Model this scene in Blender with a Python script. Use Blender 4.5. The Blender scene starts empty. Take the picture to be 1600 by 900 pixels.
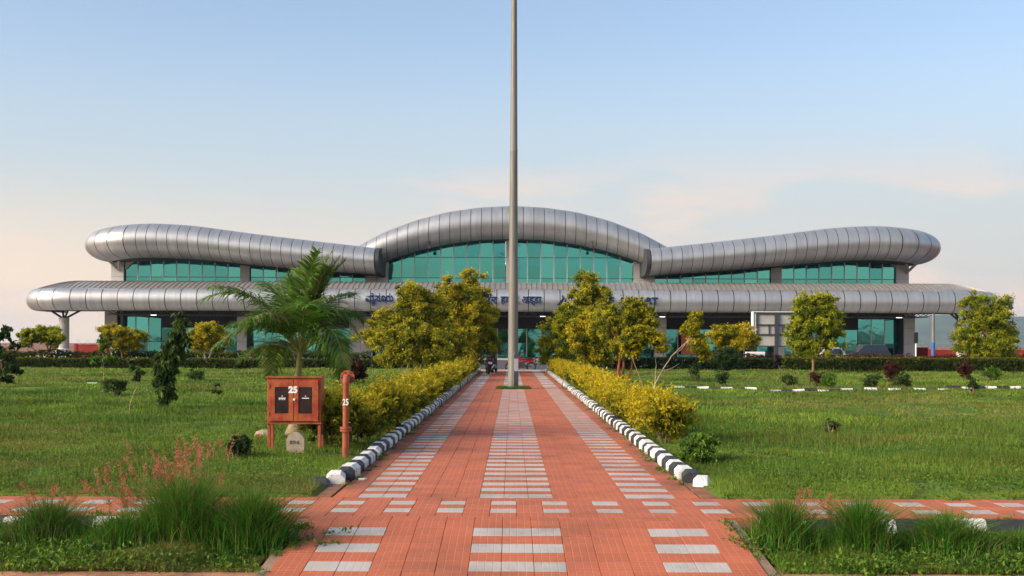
import bpy, math
import numpy as np
from mathutils import Matrix, Vector

# ------------------------------------------------------------------ camera, sky, sun, exposure
SC = bpy.context.scene
COL = SC.collection
F = 1770.0            # focal length in photograph pixels (1600 wide)
HZ = 538.0            # horizon row
CAMX, CAMH = -0.05, 1.566
ROLL = math.radians(0.2)
cam_d = bpy.data.cameras.new('camera')
cam = bpy.data.objects.new('camera', cam_d)
COL.objects.link(cam)
cam_d.sensor_width = 36.0
cam_d.lens = 36.0 * F / 1600.0
cam_d.shift_y = (HZ - 450.0) / 1600.0
cam_d.clip_start = 0.1
cam_d.clip_end = 30000.0
cam.matrix_world = Matrix.Translation((CAMX, 0, CAMH)) @ Matrix.Rotation(math.radians(90), 4, 'X') @ Matrix.Rotation(ROLL, 4, 'Z')
SC.camera = cam

SUN_EL = math.radians(27.0)
SUN_AZ = math.radians(-116.0)      # measured from +Y (view direction) towards +X
world = bpy.data.worlds.new('World')
SC.world = world
world.use_nodes = True
wn = world.node_tree.nodes
wl = world.node_tree.links
wn.clear()
w_out = wn.new('ShaderNodeOutputWorld')
w_bg = wn.new('ShaderNodeBackground')
w_sky = wn.new('ShaderNodeTexSky')
w_sky.sky_type = 'NISHITA'
w_sky.sun_disc = False
w_sky.sun_elevation = SUN_EL
w_sky.sun_rotation = SUN_AZ
w_sky.air_density = 0.95
w_sky.dust_density = 2.2
w_sky.ozone_density = 1.3
w_bg.inputs['Strength'].default_value = 0.087
# thin evening clouds low over the horizon, all round
w_tc = wn.new('ShaderNodeTexCoord')
w_map = wn.new('ShaderNodeMapping')
w_map.inputs['Scale'].default_value = (1.0, 1.0, 4.5)
w_map.inputs['Location'].default_value = (31.0, 12.0, 0.3)
w_noise = wn.new('ShaderNodeTexNoise')
w_noise.inputs['Scale'].default_value = 3.6
w_noise.inputs['Detail'].default_value = 7.0
w_noise.inputs['Roughness'].default_value = 0.55
w_ramp = wn.new('ShaderNodeMapRange')
w_ramp.interpolation_type = 'SMOOTHSTEP'
w_ramp.inputs['From Min'].default_value = 0.485
w_ramp.inputs['From Max'].default_value = 0.60
w_sep = wn.new('ShaderNodeSeparateXYZ')
w_band = wn.new('ShaderNodeMapRange')
w_band.interpolation_type = 'SMOOTHSTEP'
w_band.inputs['From Min'].default_value = 0.19
w_band.inputs['From Max'].default_value = 0.08
w_mul = wn.new('ShaderNodeMath'); w_mul.operation = 'MULTIPLY'
w_mul2 = wn.new('ShaderNodeMath'); w_mul2.operation = 'MULTIPLY'
w_mul2.inputs[1].default_value = 0.85
w_mix = wn.new('ShaderNodeMix'); w_mix.data_type = 'RGBA'
w_mix.inputs['B'].default_value = (4.3, 3.4, 2.9, 1)
wl.new(w_tc.outputs['Generated'], w_map.inputs['Vector'])
wl.new(w_map.outputs['Vector'], w_noise.inputs['Vector'])
wl.new(w_noise.outputs['Fac'], w_ramp.inputs['Value'])
wl.new(w_tc.outputs['Generated'], w_sep.inputs['Vector'])
wl.new(w_sep.outputs['Z'], w_band.inputs['Value'])
wl.new(w_ramp.outputs['Result'], w_mul.inputs[0])
wl.new(w_band.outputs['Result'], w_mul.inputs[1])
wl.new(w_mul.outputs[0], w_mul2.inputs[0])
wl.new(w_mul2.outputs[0], w_mix.inputs['Factor'])
# warm evening haze low in the sky, strongest towards the sun
w_glow = wn.new('ShaderNodeMapRange'); w_glow.interpolation_type = 'SMOOTHSTEP'
w_glow.inputs['From Min'].default_value = 0.17
w_glow.inputs['From Max'].default_value = 0.01
w_dot = wn.new('ShaderNodeVectorMath'); w_dot.operation = 'DOT_PRODUCT'
w_dot.inputs[1].default_value = (math.sin(SUN_AZ), math.cos(SUN_AZ), 0.0)
w_az = wn.new('ShaderNodeMapRange')
w_az.inputs['From Min'].default_value = -0.80
w_az.inputs['From Max'].default_value = 0.02
w_pe = wn.new('ShaderNodeMix'); w_pe.data_type = 'RGBA'
w_pe.inputs['A'].default_value = (3.2, 3.02, 2.86, 1)
w_pe.inputs['B'].default_value = (5.1, 3.8, 2.7, 1)
w_mixg = wn.new('ShaderNodeMix'); w_mixg.data_type = 'RGBA'
wl.new(w_sep.outputs['Z'], w_glow.inputs['Value'])
wl.new(w_tc.outputs['Generated'], w_dot.inputs[0])
wl.new(w_dot.outputs['Value'], w_az.inputs['Value'])
wl.new(w_az.outputs['Result'], w_pe.inputs['Factor'])
wl.new(w_glow.outputs['Result'], w_mixg.inputs['Factor'])
w_pale = wn.new('ShaderNodeMapRange'); w_pale.interpolation_type = 'SMOOTHSTEP'
w_pale.inputs['From Min'].default_value = 0.28
w_pale.inputs['From Max'].default_value = 0.10
w_pale.inputs['To Min'].default_value = 0.14
w_pale.inputs['To Max'].default_value = 0.88
w_mixp = wn.new('ShaderNodeMix'); w_mixp.data_type = 'RGBA'
w_mixp.inputs['B'].default_value = (2.80, 3.06, 3.14, 1)
wl.new(w_sep.outputs['Z'], w_pale.inputs['Value'])
wl.new(w_pale.outputs['Result'], w_mixp.inputs['Factor'])
wl.new(w_sky.outputs['Color'], w_mixp.inputs['A'])
wl.new(w_mixp.outputs['Result'], w_mixg.inputs['A'])
wl.new(w_pe.outputs['Result'], w_mixg.inputs['B'])
wl.new(w_mixg.outputs['Result'], w_mix.inputs['A'])
wl.new(w_mix.outputs['Result'], w_bg.inputs['Color'])
wl.new(w_bg.outputs['Background'], w_out.inputs['Surface'])

sun_d = bpy.data.lights.new('sun', 'SUN')
sun_d.energy = 2.0
sun_d.angle = math.radians(32.0)
sun_d.color = (1.0, 0.86, 0.68)
sun = bpy.data.objects.new('sun', sun_d)
COL.objects.link(sun)
to_sun = Vector((math.sin(SUN_AZ) * math.cos(SUN_EL), math.cos(SUN_AZ) * math.cos(SUN_EL), math.sin(SUN_EL)))
sun.rotation_euler = to_sun.to_track_quat('Z', 'Y').to_euler()

SC.view_settings.view_transform = 'Standard'
SC.view_settings.look = 'None'
SC.view_settings.gamma = 1.0
SC.view_settings.use_curve_mapping = False
SC.view_settings.exposure = 1.42
SC.cycles.use_denoising = True
SC.cycles.max_bounces = 8
SC.cycles.transparent_max_bounces = 12
SC.cycles.volume_bounces = 0

# ------------------------------------------------------------------ helpers
rng = np.random.default_rng(11)


def PX(px, py, d):
    """photograph pixel + distance in metres -> world point"""
    dx, dy = px - 800.0, py - HZ
    c, s = math.cos(ROLL), math.sin(ROLL)
    ux, uy = dx * c + dy * s, -dx * s + dy * c
    return Vector((CAMX + ux * d / F, d, CAMH - uy * d / F))


def np_mesh(name, V, Fc, mat=None, smooth=False, col=None):
    V = np.asarray(V, dtype=np.float32).reshape(-1, 3)
    Fc = np.asarray(Fc, dtype=np.int32)
    k = Fc.shape[1]
    me = bpy.data.meshes.new(name)
    me.vertices.add(len(V))
    me.vertices.foreach_set('co', V.ravel())
    me.loops.add(Fc.size)
    me.loops.foreach_set('vertex_index', Fc.ravel())
    me.polygons.add(len(Fc))
    me.polygons.foreach_set('loop_start', np.arange(0, Fc.size, k, dtype=np.int32))
    me.polygons.foreach_set('loop_total', np.full(len(Fc), k, dtype=np.int32))
    me.polygons.foreach_set('use_smooth', np.full(len(Fc), bool(smooth)))
    me.update(calc_edges=True)
    if col is not None:
        a = me.color_attributes.new('Col', 'FLOAT_COLOR', 'POINT')
        c4 = np.ones((len(V), 4), dtype=np.float32)
        c4[:, :3] = col
        a.data.foreach_set('color', c4.ravel())
    if mat:
        me.materials.append(mat)
    return me


def link(name, me, parent=None, loc=None):
    o = bpy.data.objects.new(name, me)
    COL.objects.link(o)
    if parent is not None:
        o.parent = parent
    if loc is not None:
        o.location = loc
    return o


def tag(o, label, cat, group=None):
    o['label'] = label
    o['category'] = cat
    if group:
        o['group'] = group
    return o


def struct(o):
    o['kind'] = 'structure'
    return o


def stuff(o):
    o['kind'] = 'stuff'
    return o


def empty(name, loc, label=None, cat=None, group=None, rz=0.0):
    o = bpy.data.objects.new(name, None)
    COL.objects.link(o)
    o.location = loc
    o.rotation_euler = (0, 0, rz)
    o.empty_display_size = 0.2
    if label:
        tag(o, label, cat, group)
    return o


class MB:
    """collects quads and triangles for one mesh"""
    def __init__(s):
        s.v = []; s.f = []

    def add(s, V, Fc):
        b = len(s.v)
        s.v.extend([tuple(p) for p in V])
        s.f.extend([tuple(int(i) + b for i in f) for f in Fc])
        return s

    def box(s, x0, x1, y0, y1, z0, z1, bev=0.0):
        if bev <= 0:
            V = [(x0, y0, z0), (x1, y0, z0), (x1, y1, z0), (x0, y1, z0), (x0, y0, z1), (x1, y0, z1), (x1, y1, z1), (x0, y1, z1)]
            return s.add(V, [(3, 2, 1, 0), (4, 5, 6, 7), (0, 1, 5, 4), (1, 2, 6, 5), (2, 3, 7, 6), (3, 0, 4, 7)])
        b = bev
        V = []
        for z, i in ((z0, b), (z0 + b, 0), (z1 - b, 0), (z1, b)):
            V += [(x0 + i, y0 + b, z), (x0 + b, y0 + i, z), (x1 - b, y0 + i, z), (x1 - i, y0 + b, z),
                  (x1 - i, y1 - b, z), (x1 - b, y1 - i, z), (x0 + b, y1 - i, z), (x0 + i, y1 - b, z)]
        Fc = [tuple(range(7, -1, -1)), tuple(range(24, 32))]
        for r in range(3):
            for k in range(8):
                k2 = (k + 1) % 8
                Fc.append((r * 8 + k, r * 8 + k2, r * 8 + 8 + k2, r * 8 + 8 + k))
        return s.add(V, Fc)

    def tube(s, pts, rad, n=8, cap=True):
        pts = [Vector(p) for p in pts]
        if not hasattr(rad, '__len__'):
            rad = [rad] * len(pts)
        V = []
        prev = None
        for i, p in enumerate(pts):
            t = (pts[min(i + 1, len(pts) - 1)] - pts[max(i - 1, 0)]).normalized()
            if prev is None:
                a = Vector((0, 0, 1)) if abs(t.z) < 0.9 else Vector((1, 0, 0))
                u = t.cross(a).normalized()
            else:
                u = (prev - t * prev.dot(t)).normalized()
            w = t.cross(u)
            prev = u
            for k in range(n):
                an = 2 * math.pi * k / n
                V.append(p + (u * math.cos(an) + w * math.sin(an)) * rad[i])
        Fc = []
        for i in range(len(pts) - 1):
            for k in range(n):
                k2 = (k + 1) % n
                Fc.append((i * n + k, i * n + k2, i * n + n + k2, i * n + n + k))
        if cap:
            Fc.append(tuple(range(n - 1, -1, -1)))
            Fc.append(tuple(range((len(pts) - 1) * n, len(pts) * n)))
        return s.add(V, Fc)

    def lathe(s, prof, n=16, center=(0, 0, 0)):
        cx, cy, cz = center
        V = []
        for r, z in prof:
            for k in range(n):
                a = 2 * math.pi * k / n
                V.append((cx + r * math.cos(a), cy + r * math.sin(a), cz + z))
        Fc = []
        for i in range(len(prof) - 1):
            for k in range(n):
                k2 = (k + 1) % n
                Fc.append((i * n + k, i * n + k2, i * n + n + k2, i * n + n + k))
        Fc.append(tuple(range(n - 1, -1, -1)))
        Fc.append(tuple(range((len(prof) - 1) * n, len(prof) * n)))
        return s.add(V, Fc)

    def prism(s, poly, axis, a0, a1):
        """extrude a 2-D polygon along an axis: axis 0 -> poly is (y,z), 1 -> (x,z), 2 -> (x,y)"""
        n = len(poly)
        V = []
        for a in (a0, a1):
            for p, q in poly:
                V.append((a, p, q) if axis == 0 else ((p, a, q) if axis == 1 else (p, q, a)))
        Fc = [tuple(range(n - 1, -1, -1)), tuple(range(n, 2 * n))]
        for k in range(n):
            k2 = (k + 1) % n
            Fc.append((k, k2, n + k2, n + k))
        return s.add(V, Fc)

    def mesh(s, name, mat=None, smooth=False):
        me = bpy.data.meshes.new(name)
        me.from_pydata(s.v, [], s.f)
        me.validate()
        if smooth:
            me.polygons.foreach_set('use_smooth', np.ones(len(me.polygons), dtype=bool))
        if mat:
            me.materials.append(mat)
        import bmesh
        bm = bmesh.new(); bm.from_mesh(me)
        bmesh.ops.recalc_face_normals(bm, faces=bm.faces)
        bm.to_mesh(me); bm.free()
        if smooth:
            me.set_sharp_from_angle(angle=math.radians(40))
        return me

    def build(s, name, mat=None, parent=None, smooth=False, loc=None):
        return link(name, s.mesh(name, mat, smooth), parent, loc)


# ------------------------------------------------------------------ materials
def new_mat(name):
    m = bpy.data.materials.new(name)
    m.use_nodes = True
    nt = m.node_tree
    return m, nt, nt.nodes, nt.links, nt.nodes['Principled BSDF']


def mat(name, color, rough=0.6, metal=0.0, var=0.15, scale=6.0, bump=0.0, bscale=40.0, rand=0.0, spec=0.5,
        stain=None, stain_scale=1.2, stain_lo=0.55, stain_hi=0.75, stretch=None):
    m, nt, N, L, b = new_mat(name)
    geo = N.new('ShaderNodeNewGeometry')
    src = geo.outputs['Position']
    if stretch:
        mp = N.new('ShaderNodeMapping')
        mp.inputs['Scale'].default_value = stretch
        L.new(src, mp.inputs['Vector'])
        src = mp.outputs['Vector']
    no = N.new('ShaderNodeTexNoise')
    no.inputs['Scale'].default_value = scale
    no.inputs['Detail'].default_value = 6
    L.new(src, no.inputs['Vector'])
    hsv = N.new('ShaderNodeHueSaturation')
    hsv.inputs['Color'].default_value = (*color, 1)
    mr = N.new('ShaderNodeMapRange')
    mr.inputs['From Min'].default_value = 0.3
    mr.inputs['From Max'].default_value = 0.7
    mr.inputs['To Min'].default_value = 1 - var
    mr.inputs['To Max'].default_value = 1 + var
    L.new(no.outputs['Fac'], mr.inputs['Value'])
    val = mr.outputs['Result']
    if rand:
        oi = N.new('ShaderNodeObjectInfo')
        r2 = N.new('ShaderNodeMapRange')
        r2.inputs['To Min'].default_value = 1 - rand
        r2.inputs['To Max'].default_value = 1 + rand
        L.new(oi.outputs['Random'], r2.inputs['Value'])
        mm = N.new('ShaderNodeMath'); mm.operation = 'MULTIPLY'
        L.new(val, mm.inputs[0]); L.new(r2.outputs['Result'], mm.inputs[1])
        val = mm.outputs[0]
    L.new(val, hsv.inputs['Value'])
    out = hsv.outputs['Color']
    if stain is not None:
        n2 = N.new('ShaderNodeTexNoise')
        n2.inputs['Scale'].default_value = stain_scale
        n2.inputs['Detail'].default_value = 8
        n2.inputs['Roughness'].default_value = 0.65
        L.new(src, n2.inputs['Vector'])
        m2 = N.new('ShaderNodeMapRange')
        m2.interpolation_type = 'SMOOTHSTEP'
        m2.inputs['From Min'].default_value = stain_lo
        m2.inputs['From Max'].default_value = stain_hi
        L.new(n2.outputs['Fac'], m2.inputs['Value'])
        mx = N.new('ShaderNodeMix'); mx.data_type = 'RGBA'
        mx.inputs['B'].default_value = (*stain, 1)
        L.new(m2.outputs['Result'], mx.inputs['Factor'])
        L.new(out, mx.inputs['A'])
        out = mx.outputs['Result']
    L.new(out, b.inputs['Base Color'])
    b.inputs['Roughness'].default_value = rough
    b.inputs['Metallic'].default_value = metal
    b.inputs['Specular IOR Level'].default_value = spec
    if bump:
        nb = N.new('ShaderNodeTexNoise')
        nb.inputs['Scale'].default_value = bscale
        nb.inputs['Detail'].default_value = 4
        L.new(geo.outputs['Position'], nb.inputs['Vector'])
        bp = N.new('ShaderNodeBump')
        bp.inputs['Strength'].default_value = bump
        bp.inputs['Distance'].default_value = 0.02
        L.new(nb.outputs['Fac'], bp.inputs['Height'])
        L.new(bp.outputs['Normal'], b.inputs['Normal'])
    return m


def leaf_mat(name, rough=0.55, trans=0.42, spec=0.3):
    m, nt, N, L, b = new_mat(name)
    at = N.new('ShaderNodeAttribute'); at.attribute_name = 'Col'
    L.new(at.outputs['Color'], b.inputs['Base Color'])
    b.inputs['Roughness'].default_value = rough
    b.inputs['Specular IOR Level'].default_value = spec
    tr = N.new('ShaderNodeBsdfTranslucent')
    L.new(at.outputs['Color'], tr.inputs['Color'])
    mx = N.new('ShaderNodeMixShader')
    mx.inputs['Fac'].default_value = trans
    L.new(b.outputs['BSDF'], mx.inputs[1]); L.new(tr.outputs['BSDF'], mx.inputs[2])
    L.new(mx.outputs['Shader'], N['Material Output'].inputs['Surface'])
    return m


def tile_mat(name, color, line, dirt):
    """chequered cement tile: fine 4 x 4 grooves per tile, dusty lines, blotches"""
    m, nt, N, L, b = new_mat(name)
    geo = N.new('ShaderNodeNewGeometry')
    sep = N.new('ShaderNodeSeparateXYZ')
    L.new(geo.outputs['Position'], sep.inputs['Vector'])

    def math_(op, a, bb=None):
        n = N.new('ShaderNodeMath'); n.operation = op
        for i, v in enumerate((a, bb)):
            if v is None:
                continue
            if isinstance(v, (int, float)):
                n.inputs[i].default_value = v
            else:
                L.new(v, n.inputs[i])
        return n.outputs[0]

    def groove(c):
        fr = math_('FRACT', math_('MULTIPLY', c, 16.0))
        d = math_('ABSOLUTE', math_('SUBTRACT', fr, 0.5))       # 0.5 on the line
        return math_('MINIMUM', math_('MULTIPLY', math_('MAXIMUM', math_('SUBTRACT', d, 0.43), 0.0), 14.0), 1.0)
    gx, gy = groove(sep.outputs['X']), groove(sep.outputs['Y'])
    g = math_('MAXIMUM', gx, gy)
    no = N.new('ShaderNodeTexNoise'); no.inputs['Scale'].default_value = 2.3; no.inputs['Detail'].default_value = 8
    no.inputs['Roughness'].default_value = 0.65
    L.new(geo.outputs['Position'], no.inputs['Vector'])
    fine = N.new('ShaderNodeTexNoise'); fine.inputs['Scale'].default_value = 45; fine.inputs['Detail'].default_value = 3
    L.new(geo.outputs['Position'], fine.inputs['Vector'])
    oi = N.new('ShaderNodeObjectInfo')
    at = N.new('ShaderNodeAttribute'); at.attribute_name = 'Rnd'
    hsv = N.new('ShaderNodeHueSaturation'); hsv.inputs['Color'].default_value = (*color, 1)
    v = math_('ADD', math_('MULTIPLY', no.outputs['Fac'], 0.55), 0.72)
    v = math_('MULTIPLY', v, math_('ADD', math_('MULTIPLY', fine.outputs['Fac'], 0.3), 0.85))
    rr = math_('FRACT', math_('ADD', oi.outputs['Random'], at.outputs['Fac']))
    v = math_('MULTIPLY', v, math_('ADD', math_('MULTIPLY', rr, 0.16), 0.92))
    L.new(v, hsv.inputs['Value'])
    m1 = N.new('ShaderNodeMix'); m1.data_type = 'RGBA'
    m1.inputs['B'].default_value = (*line, 1)
    L.new(math_('MULTIPLY', g, 0.72), m1.inputs['Factor'])
    L.new(hsv.outputs['Color'], m1.inputs['A'])
    # soil washed over the outer edges + blotches
    ax = math_('ABSOLUTE', sep.outputs['X'])
    n3 = N.new('ShaderNodeTexNoise'); n3.inputs['Scale'].default_value = 0.8; n3.inputs['Detail'].default_value = 9
    n3.inputs['Roughness'].default_value = 0.7
    L.new(geo.outputs['Position'], n3.inputs['Vector'])
    far = math_('GREATER_THAN', sep.outputs['Y'], 12.2)
    edge = math_('MULTIPLY', math_('MULTIPLY', math_('SUBTRACT', ax, 1.52), 3.0), far)
    edge = math_('MINIMUM', math_('MAXIMUM', edge, 0.0), 0.8)
    bl = math_('ADD', math_('MULTIPLY', math_('SUBTRACT', n3.outputs['Fac'], 0.50), 4.0), edge)
    bl = math_('MINIMUM', math_('MAXIMUM', bl, 0.0), 0.85)
    m2 = N.new('ShaderNodeMix'); m2.data_type = 'RGBA'
    m2.inputs['B'].default_value = (*dirt, 1)
    L.new(math_('MULTIPLY', bl, 0.85), m2.inputs['Factor'])
    L.new(m1.outputs['Result'], m2.inputs['A'])
    L.new(m2.outputs['Result'], b.inputs['Base Color'])
    b.inputs['Roughness'].default_value = 0.88
    b.inputs['Specular IOR Level'].default_value = 0.2
    bp = N.new('ShaderNodeBump'); bp.inputs['Strength'].default_value = 0.5; bp.inputs['Distance'].default_value = 0.004
    L.new(math_('SUBTRACT', math_('MULTIPLY', fine.outputs['Fac'], 0.4), g), bp.inputs['Height'])
    L.new(bp.outputs['Normal'], b.inputs['Normal'])
    return m


def glass_mat(name, tint, see, refl=0.72, rough=0.04):
    """coated tinted curtain-wall glass: tinted mirror reflection over a tinted see-through pane"""
    m, nt, N, L, b = new_mat(name)
    N.remove(b)
    geo = N.new('ShaderNodeNewGeometry')
    no = N.new('ShaderNodeTexNoise'); no.inputs['Scale'].default_value = 0.35; no.inputs['Detail'].default_value = 3
    L.new(geo.outputs['Position'], no.inputs['Vector'])
    bp = N.new('ShaderNodeBump'); bp.inputs['Strength'].default_value = 0.12; bp.inputs['Distance'].default_value = 0.12
    L.new(no.outputs['Fac'], bp.inputs['Height'])
    gl = N.new('ShaderNodeBsdfGlossy'); gl.inputs['Color'].default_value = (*tint, 1); gl.inputs['Roughness'].default_value = rough
    L.new(bp.outputs['Normal'], gl.inputs['Normal'])
    tr = N.new('ShaderNodeBsdfTransparent'); tr.inputs['Color'].default_value = (*see, 1)
    oi = N.new('ShaderNodeObjectInfo')
    rr = N.new('ShaderNodeMapRange'); rr.inputs['To Min'].default_value = refl - 0.26; rr.inputs['To Max'].default_value = refl + 0.12
    mx = N.new('ShaderNodeMixShader')
    L.new(oi.outputs['Random'], rr.inputs['Value']); L.new(rr.outputs['Result'], mx.inputs['Fac'])
    L.new(tr.outputs['BSDF'], mx.inputs[1]); L.new(gl.outputs['BSDF'], mx.inputs[2])
    L.new(mx.outputs['Shader'], N['Material Output'].inputs['Surface'])
    return m


def emit_mat(name, color, strength):
    m, nt, N, L, b = new_mat(name)
    b.inputs['Base Color'].default_value = (*color, 1)
    b.inputs['Emission Color'].default_value = (*color, 1)
    b.inputs['Emission Strength'].default_value = strength
    return m


M = {}
M['soil'] = mat('soil', (0.22, 0.085, 0.04), 0.95, var=0.35, scale=3, bump=0.6, bscale=25)
M['shoulder'] = mat('shoulder', (0.36, 0.16, 0.085), 0.95, var=0.35, scale=5, bump=0.6, bscale=25, stain=(0.22, 0.13, 0.07), stain_scale=4)
M['red_tile'] = tile_mat('red_tile', (0.43, 0.118, 0.060), (0.50, 0.25, 0.17), (0.20, 0.082, 0.05))
M['grey_tile'] = tile_mat('grey_tile', (0.41, 0.375, 0.35), (0.48, 0.38, 0.33), (0.22, 0.17, 0.15))
M['joint'] = mat('joint', (0.27, 0.10, 0.065), 0.95, var=0.3, scale=9)
M['kerb_white'] = mat('kerb_white', (0.72, 0.70, 0.66), 0.8, var=0.12, scale=14, bump=0.25, bscale=60, rand=0.07, stain=(0.34, 0.25, 0.18), stain_scale=7, stain_lo=0.52, stain_hi=0.72)
M['kerb_black'] = mat('kerb_black', (0.022, 0.023, 0.028), 0.65, var=0.4, scale=14, bump=0.25, bscale=60, rand=0.15, stain=(0.16, 0.13, 0.11), stain_scale=8, stain_lo=0.56, stain_hi=0.82)
M['concrete'] = mat('concrete', (0.38, 0.36, 0.33), 0.85, var=0.18, scale=4, bump=0.2, bscale=50, stain=(0.22, 0.17, 0.13), stain_scale=2)
M['edging'] = mat('edging', (0.24, 0.16, 0.10), 0.95, var=0.3, scale=6, bump=0.4, bscale=30)
M['asphalt'] = mat('asphalt', (0.055, 0.055, 0.057), 0.9, var=0.25, scale=2, bump=0.4, bscale=60)
M['metal'] = mat('metal', (0.46, 0.46, 0.46), 0.46, 0.75, var=0.10, scale=0.9, rand=0.06, stretch=(2.2, 0.5, 0.35), stain=(0.33, 0.32, 0.31), stain_scale=1.6, stain_lo=0.55, stain_hi=0.8)
M['metal_roof'] = mat('metal_roof', (0.36, 0.34, 0.325), 0.5, 0.5, var=0.12, scale=0.8, stain=(0.24, 0.21, 0.18), stain_scale=0.8)
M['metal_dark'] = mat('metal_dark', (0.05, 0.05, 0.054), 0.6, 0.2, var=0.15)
M['seam'] = mat('seam', (0.03, 0.03, 0.032), 0.8, 0.0, var=0.1)
M['black_and_shade'] = mat('black_and_shade', (0.025, 0.026, 0.028), 0.7, 0.0, var=0.2)  # near-black; on the lintels it paints in the canopy's shade
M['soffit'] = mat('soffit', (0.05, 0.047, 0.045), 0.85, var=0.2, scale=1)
M['clad'] = mat('clad', (0.47, 0.45, 0.44), 0.45, 0.25, var=0.07, scale=0.8, rand=0.04, stain=(0.36, 0.33, 0.30), stain_scale=0.9)
M['wall'] = mat('wall', (0.42, 0.40, 0.38), 0.8, var=0.1, scale=0.6)
M['interior'] = mat('interior', (0.32, 0.33, 0.32), 0.8, var=0.1)
M['mullion'] = mat('mullion', (0.50, 0.50, 0.49), 0.4, 0.4, var=0.05)
M['transom'] = mat('transom', (0.05, 0.09, 0.09), 0.4, 0.3, var=0.1)
M['glass'] = glass_mat('glass', (0.10, 0.45, 0.455), (0.08, 0.46, 0.46), 0.82)
M['letter'] = mat('letter', (0.008, 0.022, 0.095), 0.7, 0.0, var=0.1, spec=0.2)
M['lamp_glow'] = emit_mat('lamp_glow', (1.0, 0.97, 0.92), 1.0)
M['pole'] = mat('pole', (0.19, 0.175, 0.15), 0.6, 0.25, var=0.18, scale=1.6, stretch=(6, 6, 0.6), stain=(0.20, 0.18, 0.15), stain_scale=2)
M['hatch'] = mat('hatch', (0.13, 0.14, 0.145), 0.5, 0.3, var=0.15)
M['label_white'] = mat('label_white', (0.70, 0.70, 0.70), 0.6, var=0.08, scale=15)
M['paint_red'] = mat('paint_red', (0.26, 0.034, 0.011), 0.4, 0.0, var=0.32, scale=7, bump=0.05, bscale=30, stain=(0.36, 0.10, 0.026), stain_scale=5, stain_lo=0.40, stain_hi=0.66)
M['rust'] = mat('rust', (0.30, 0.065, 0.022), 0.65, 0.0, var=0.3, scale=14, bump=0.2, bscale=60, stain=(0.36, 0.13, 0.05), stain_scale=9)
M['dark_glass'] = mat('dark_glass', (0.022, 0.012, 0.012), 0.12, var=0.4, scale=8, spec=0.8)
M['white'] = mat('white', (0.75, 0.74, 0.72), 0.5, var=0.06)
M['stone'] = mat('stone', (0.36, 0.29, 0.21), 0.9, var=0.2, scale=12, bump=0.4, bscale=50, stain=(0.30, 0.15, 0.08), stain_scale=5, stain_lo=0.5, stain_hi=0.7)
M['engraved'] = mat('engraved', (0.09, 0.07, 0.055), 0.9)
M['bark'] = mat('bark', (0.20, 0.125, 0.075), 0.9, var=0.3, scale=10, bump=0.5, bscale=30)
M['bark_pale'] = mat('bark_pale', (0.36, 0.27, 0.19), 0.9, var=0.25, scale=12, bump=0.4, bscale=40)
M['palm_bark'] = mat('palm_bark', (0.26, 0.19, 0.11), 0.9, var=0.3, scale=20, bump=0.6, bscale=40)
M['crownshaft'] = mat('crownshaft', (0.20, 0.19, 0.045), 0.5, var=0.3, scale=10)
M['leaf'] = leaf_mat('leaf')
M['grass'] = leaf_mat('grass', 0.7, 0.3, 0.15)
M['red_wall'] = mat('red_wall', (0.26, 0.018, 0.012), 0.85, var=0.2, scale=1.5, stain=(0.20, 0.03, 0.02), stain_scale=1.0)
M['black_paint'] = mat('black_paint', (0.012, 0.012, 0.014), 0.28, var=0.2)
M['tyre'] = mat('tyre', (0.018, 0.018, 0.018), 0.85, var=0.2)
M['red_paint'] = mat('red_paint', (0.36, 0.012, 0.016), 0.25, var=0.1)
M['chrome'] = mat('chrome', (0.55, 0.55, 0.55), 0.25, 0.9, var=0.1)
M['tail_red'] = mat('tail_red', (0.45, 0.01, 0.01), 0.25, var=0.1)
M['board_grey'] = mat('board_grey', (0.38, 0.37, 0.34), 0.7, var=0.10, scale=2, stain=(0.30, 0.29, 0.26), stain_scale=1.2)
M['orange'] = mat('orange', (0.48, 0.11, 0.03), 0.6, var=0.25, scale=2)
M['purple'] = mat('purple', (0.10, 0.04, 0.25), 0.6, var=0.3, scale=6)
M['car_white'] = mat('car_white', (0.62, 0.62, 0.60), 0.3, var=0.04)
M['car_dark'] = mat('car_dark', (0.03, 0.035, 0.045), 0.25, var=0.08)
M['car_glass'] = mat('car_glass', (0.015, 0.018, 0.02), 0.08, spec=0.8, var=0.1)
M['blue'] = mat('blue', (0.03, 0.10, 0.35), 0.5, var=0.15)
M['hill'] = mat('hill', (0.06, 0.085, 0.045), 0.95, var=0.45, scale=0.006, stain=(0.11, 0.10, 0.06), stain_scale=0.004)
M['skin'] = mat('skin', (0.22, 0.11, 0.07), 0.6, var=0.08)
M['hair'] = mat('hair', (0.012, 0.010, 0.010), 0.5, var=0.2)

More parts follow.
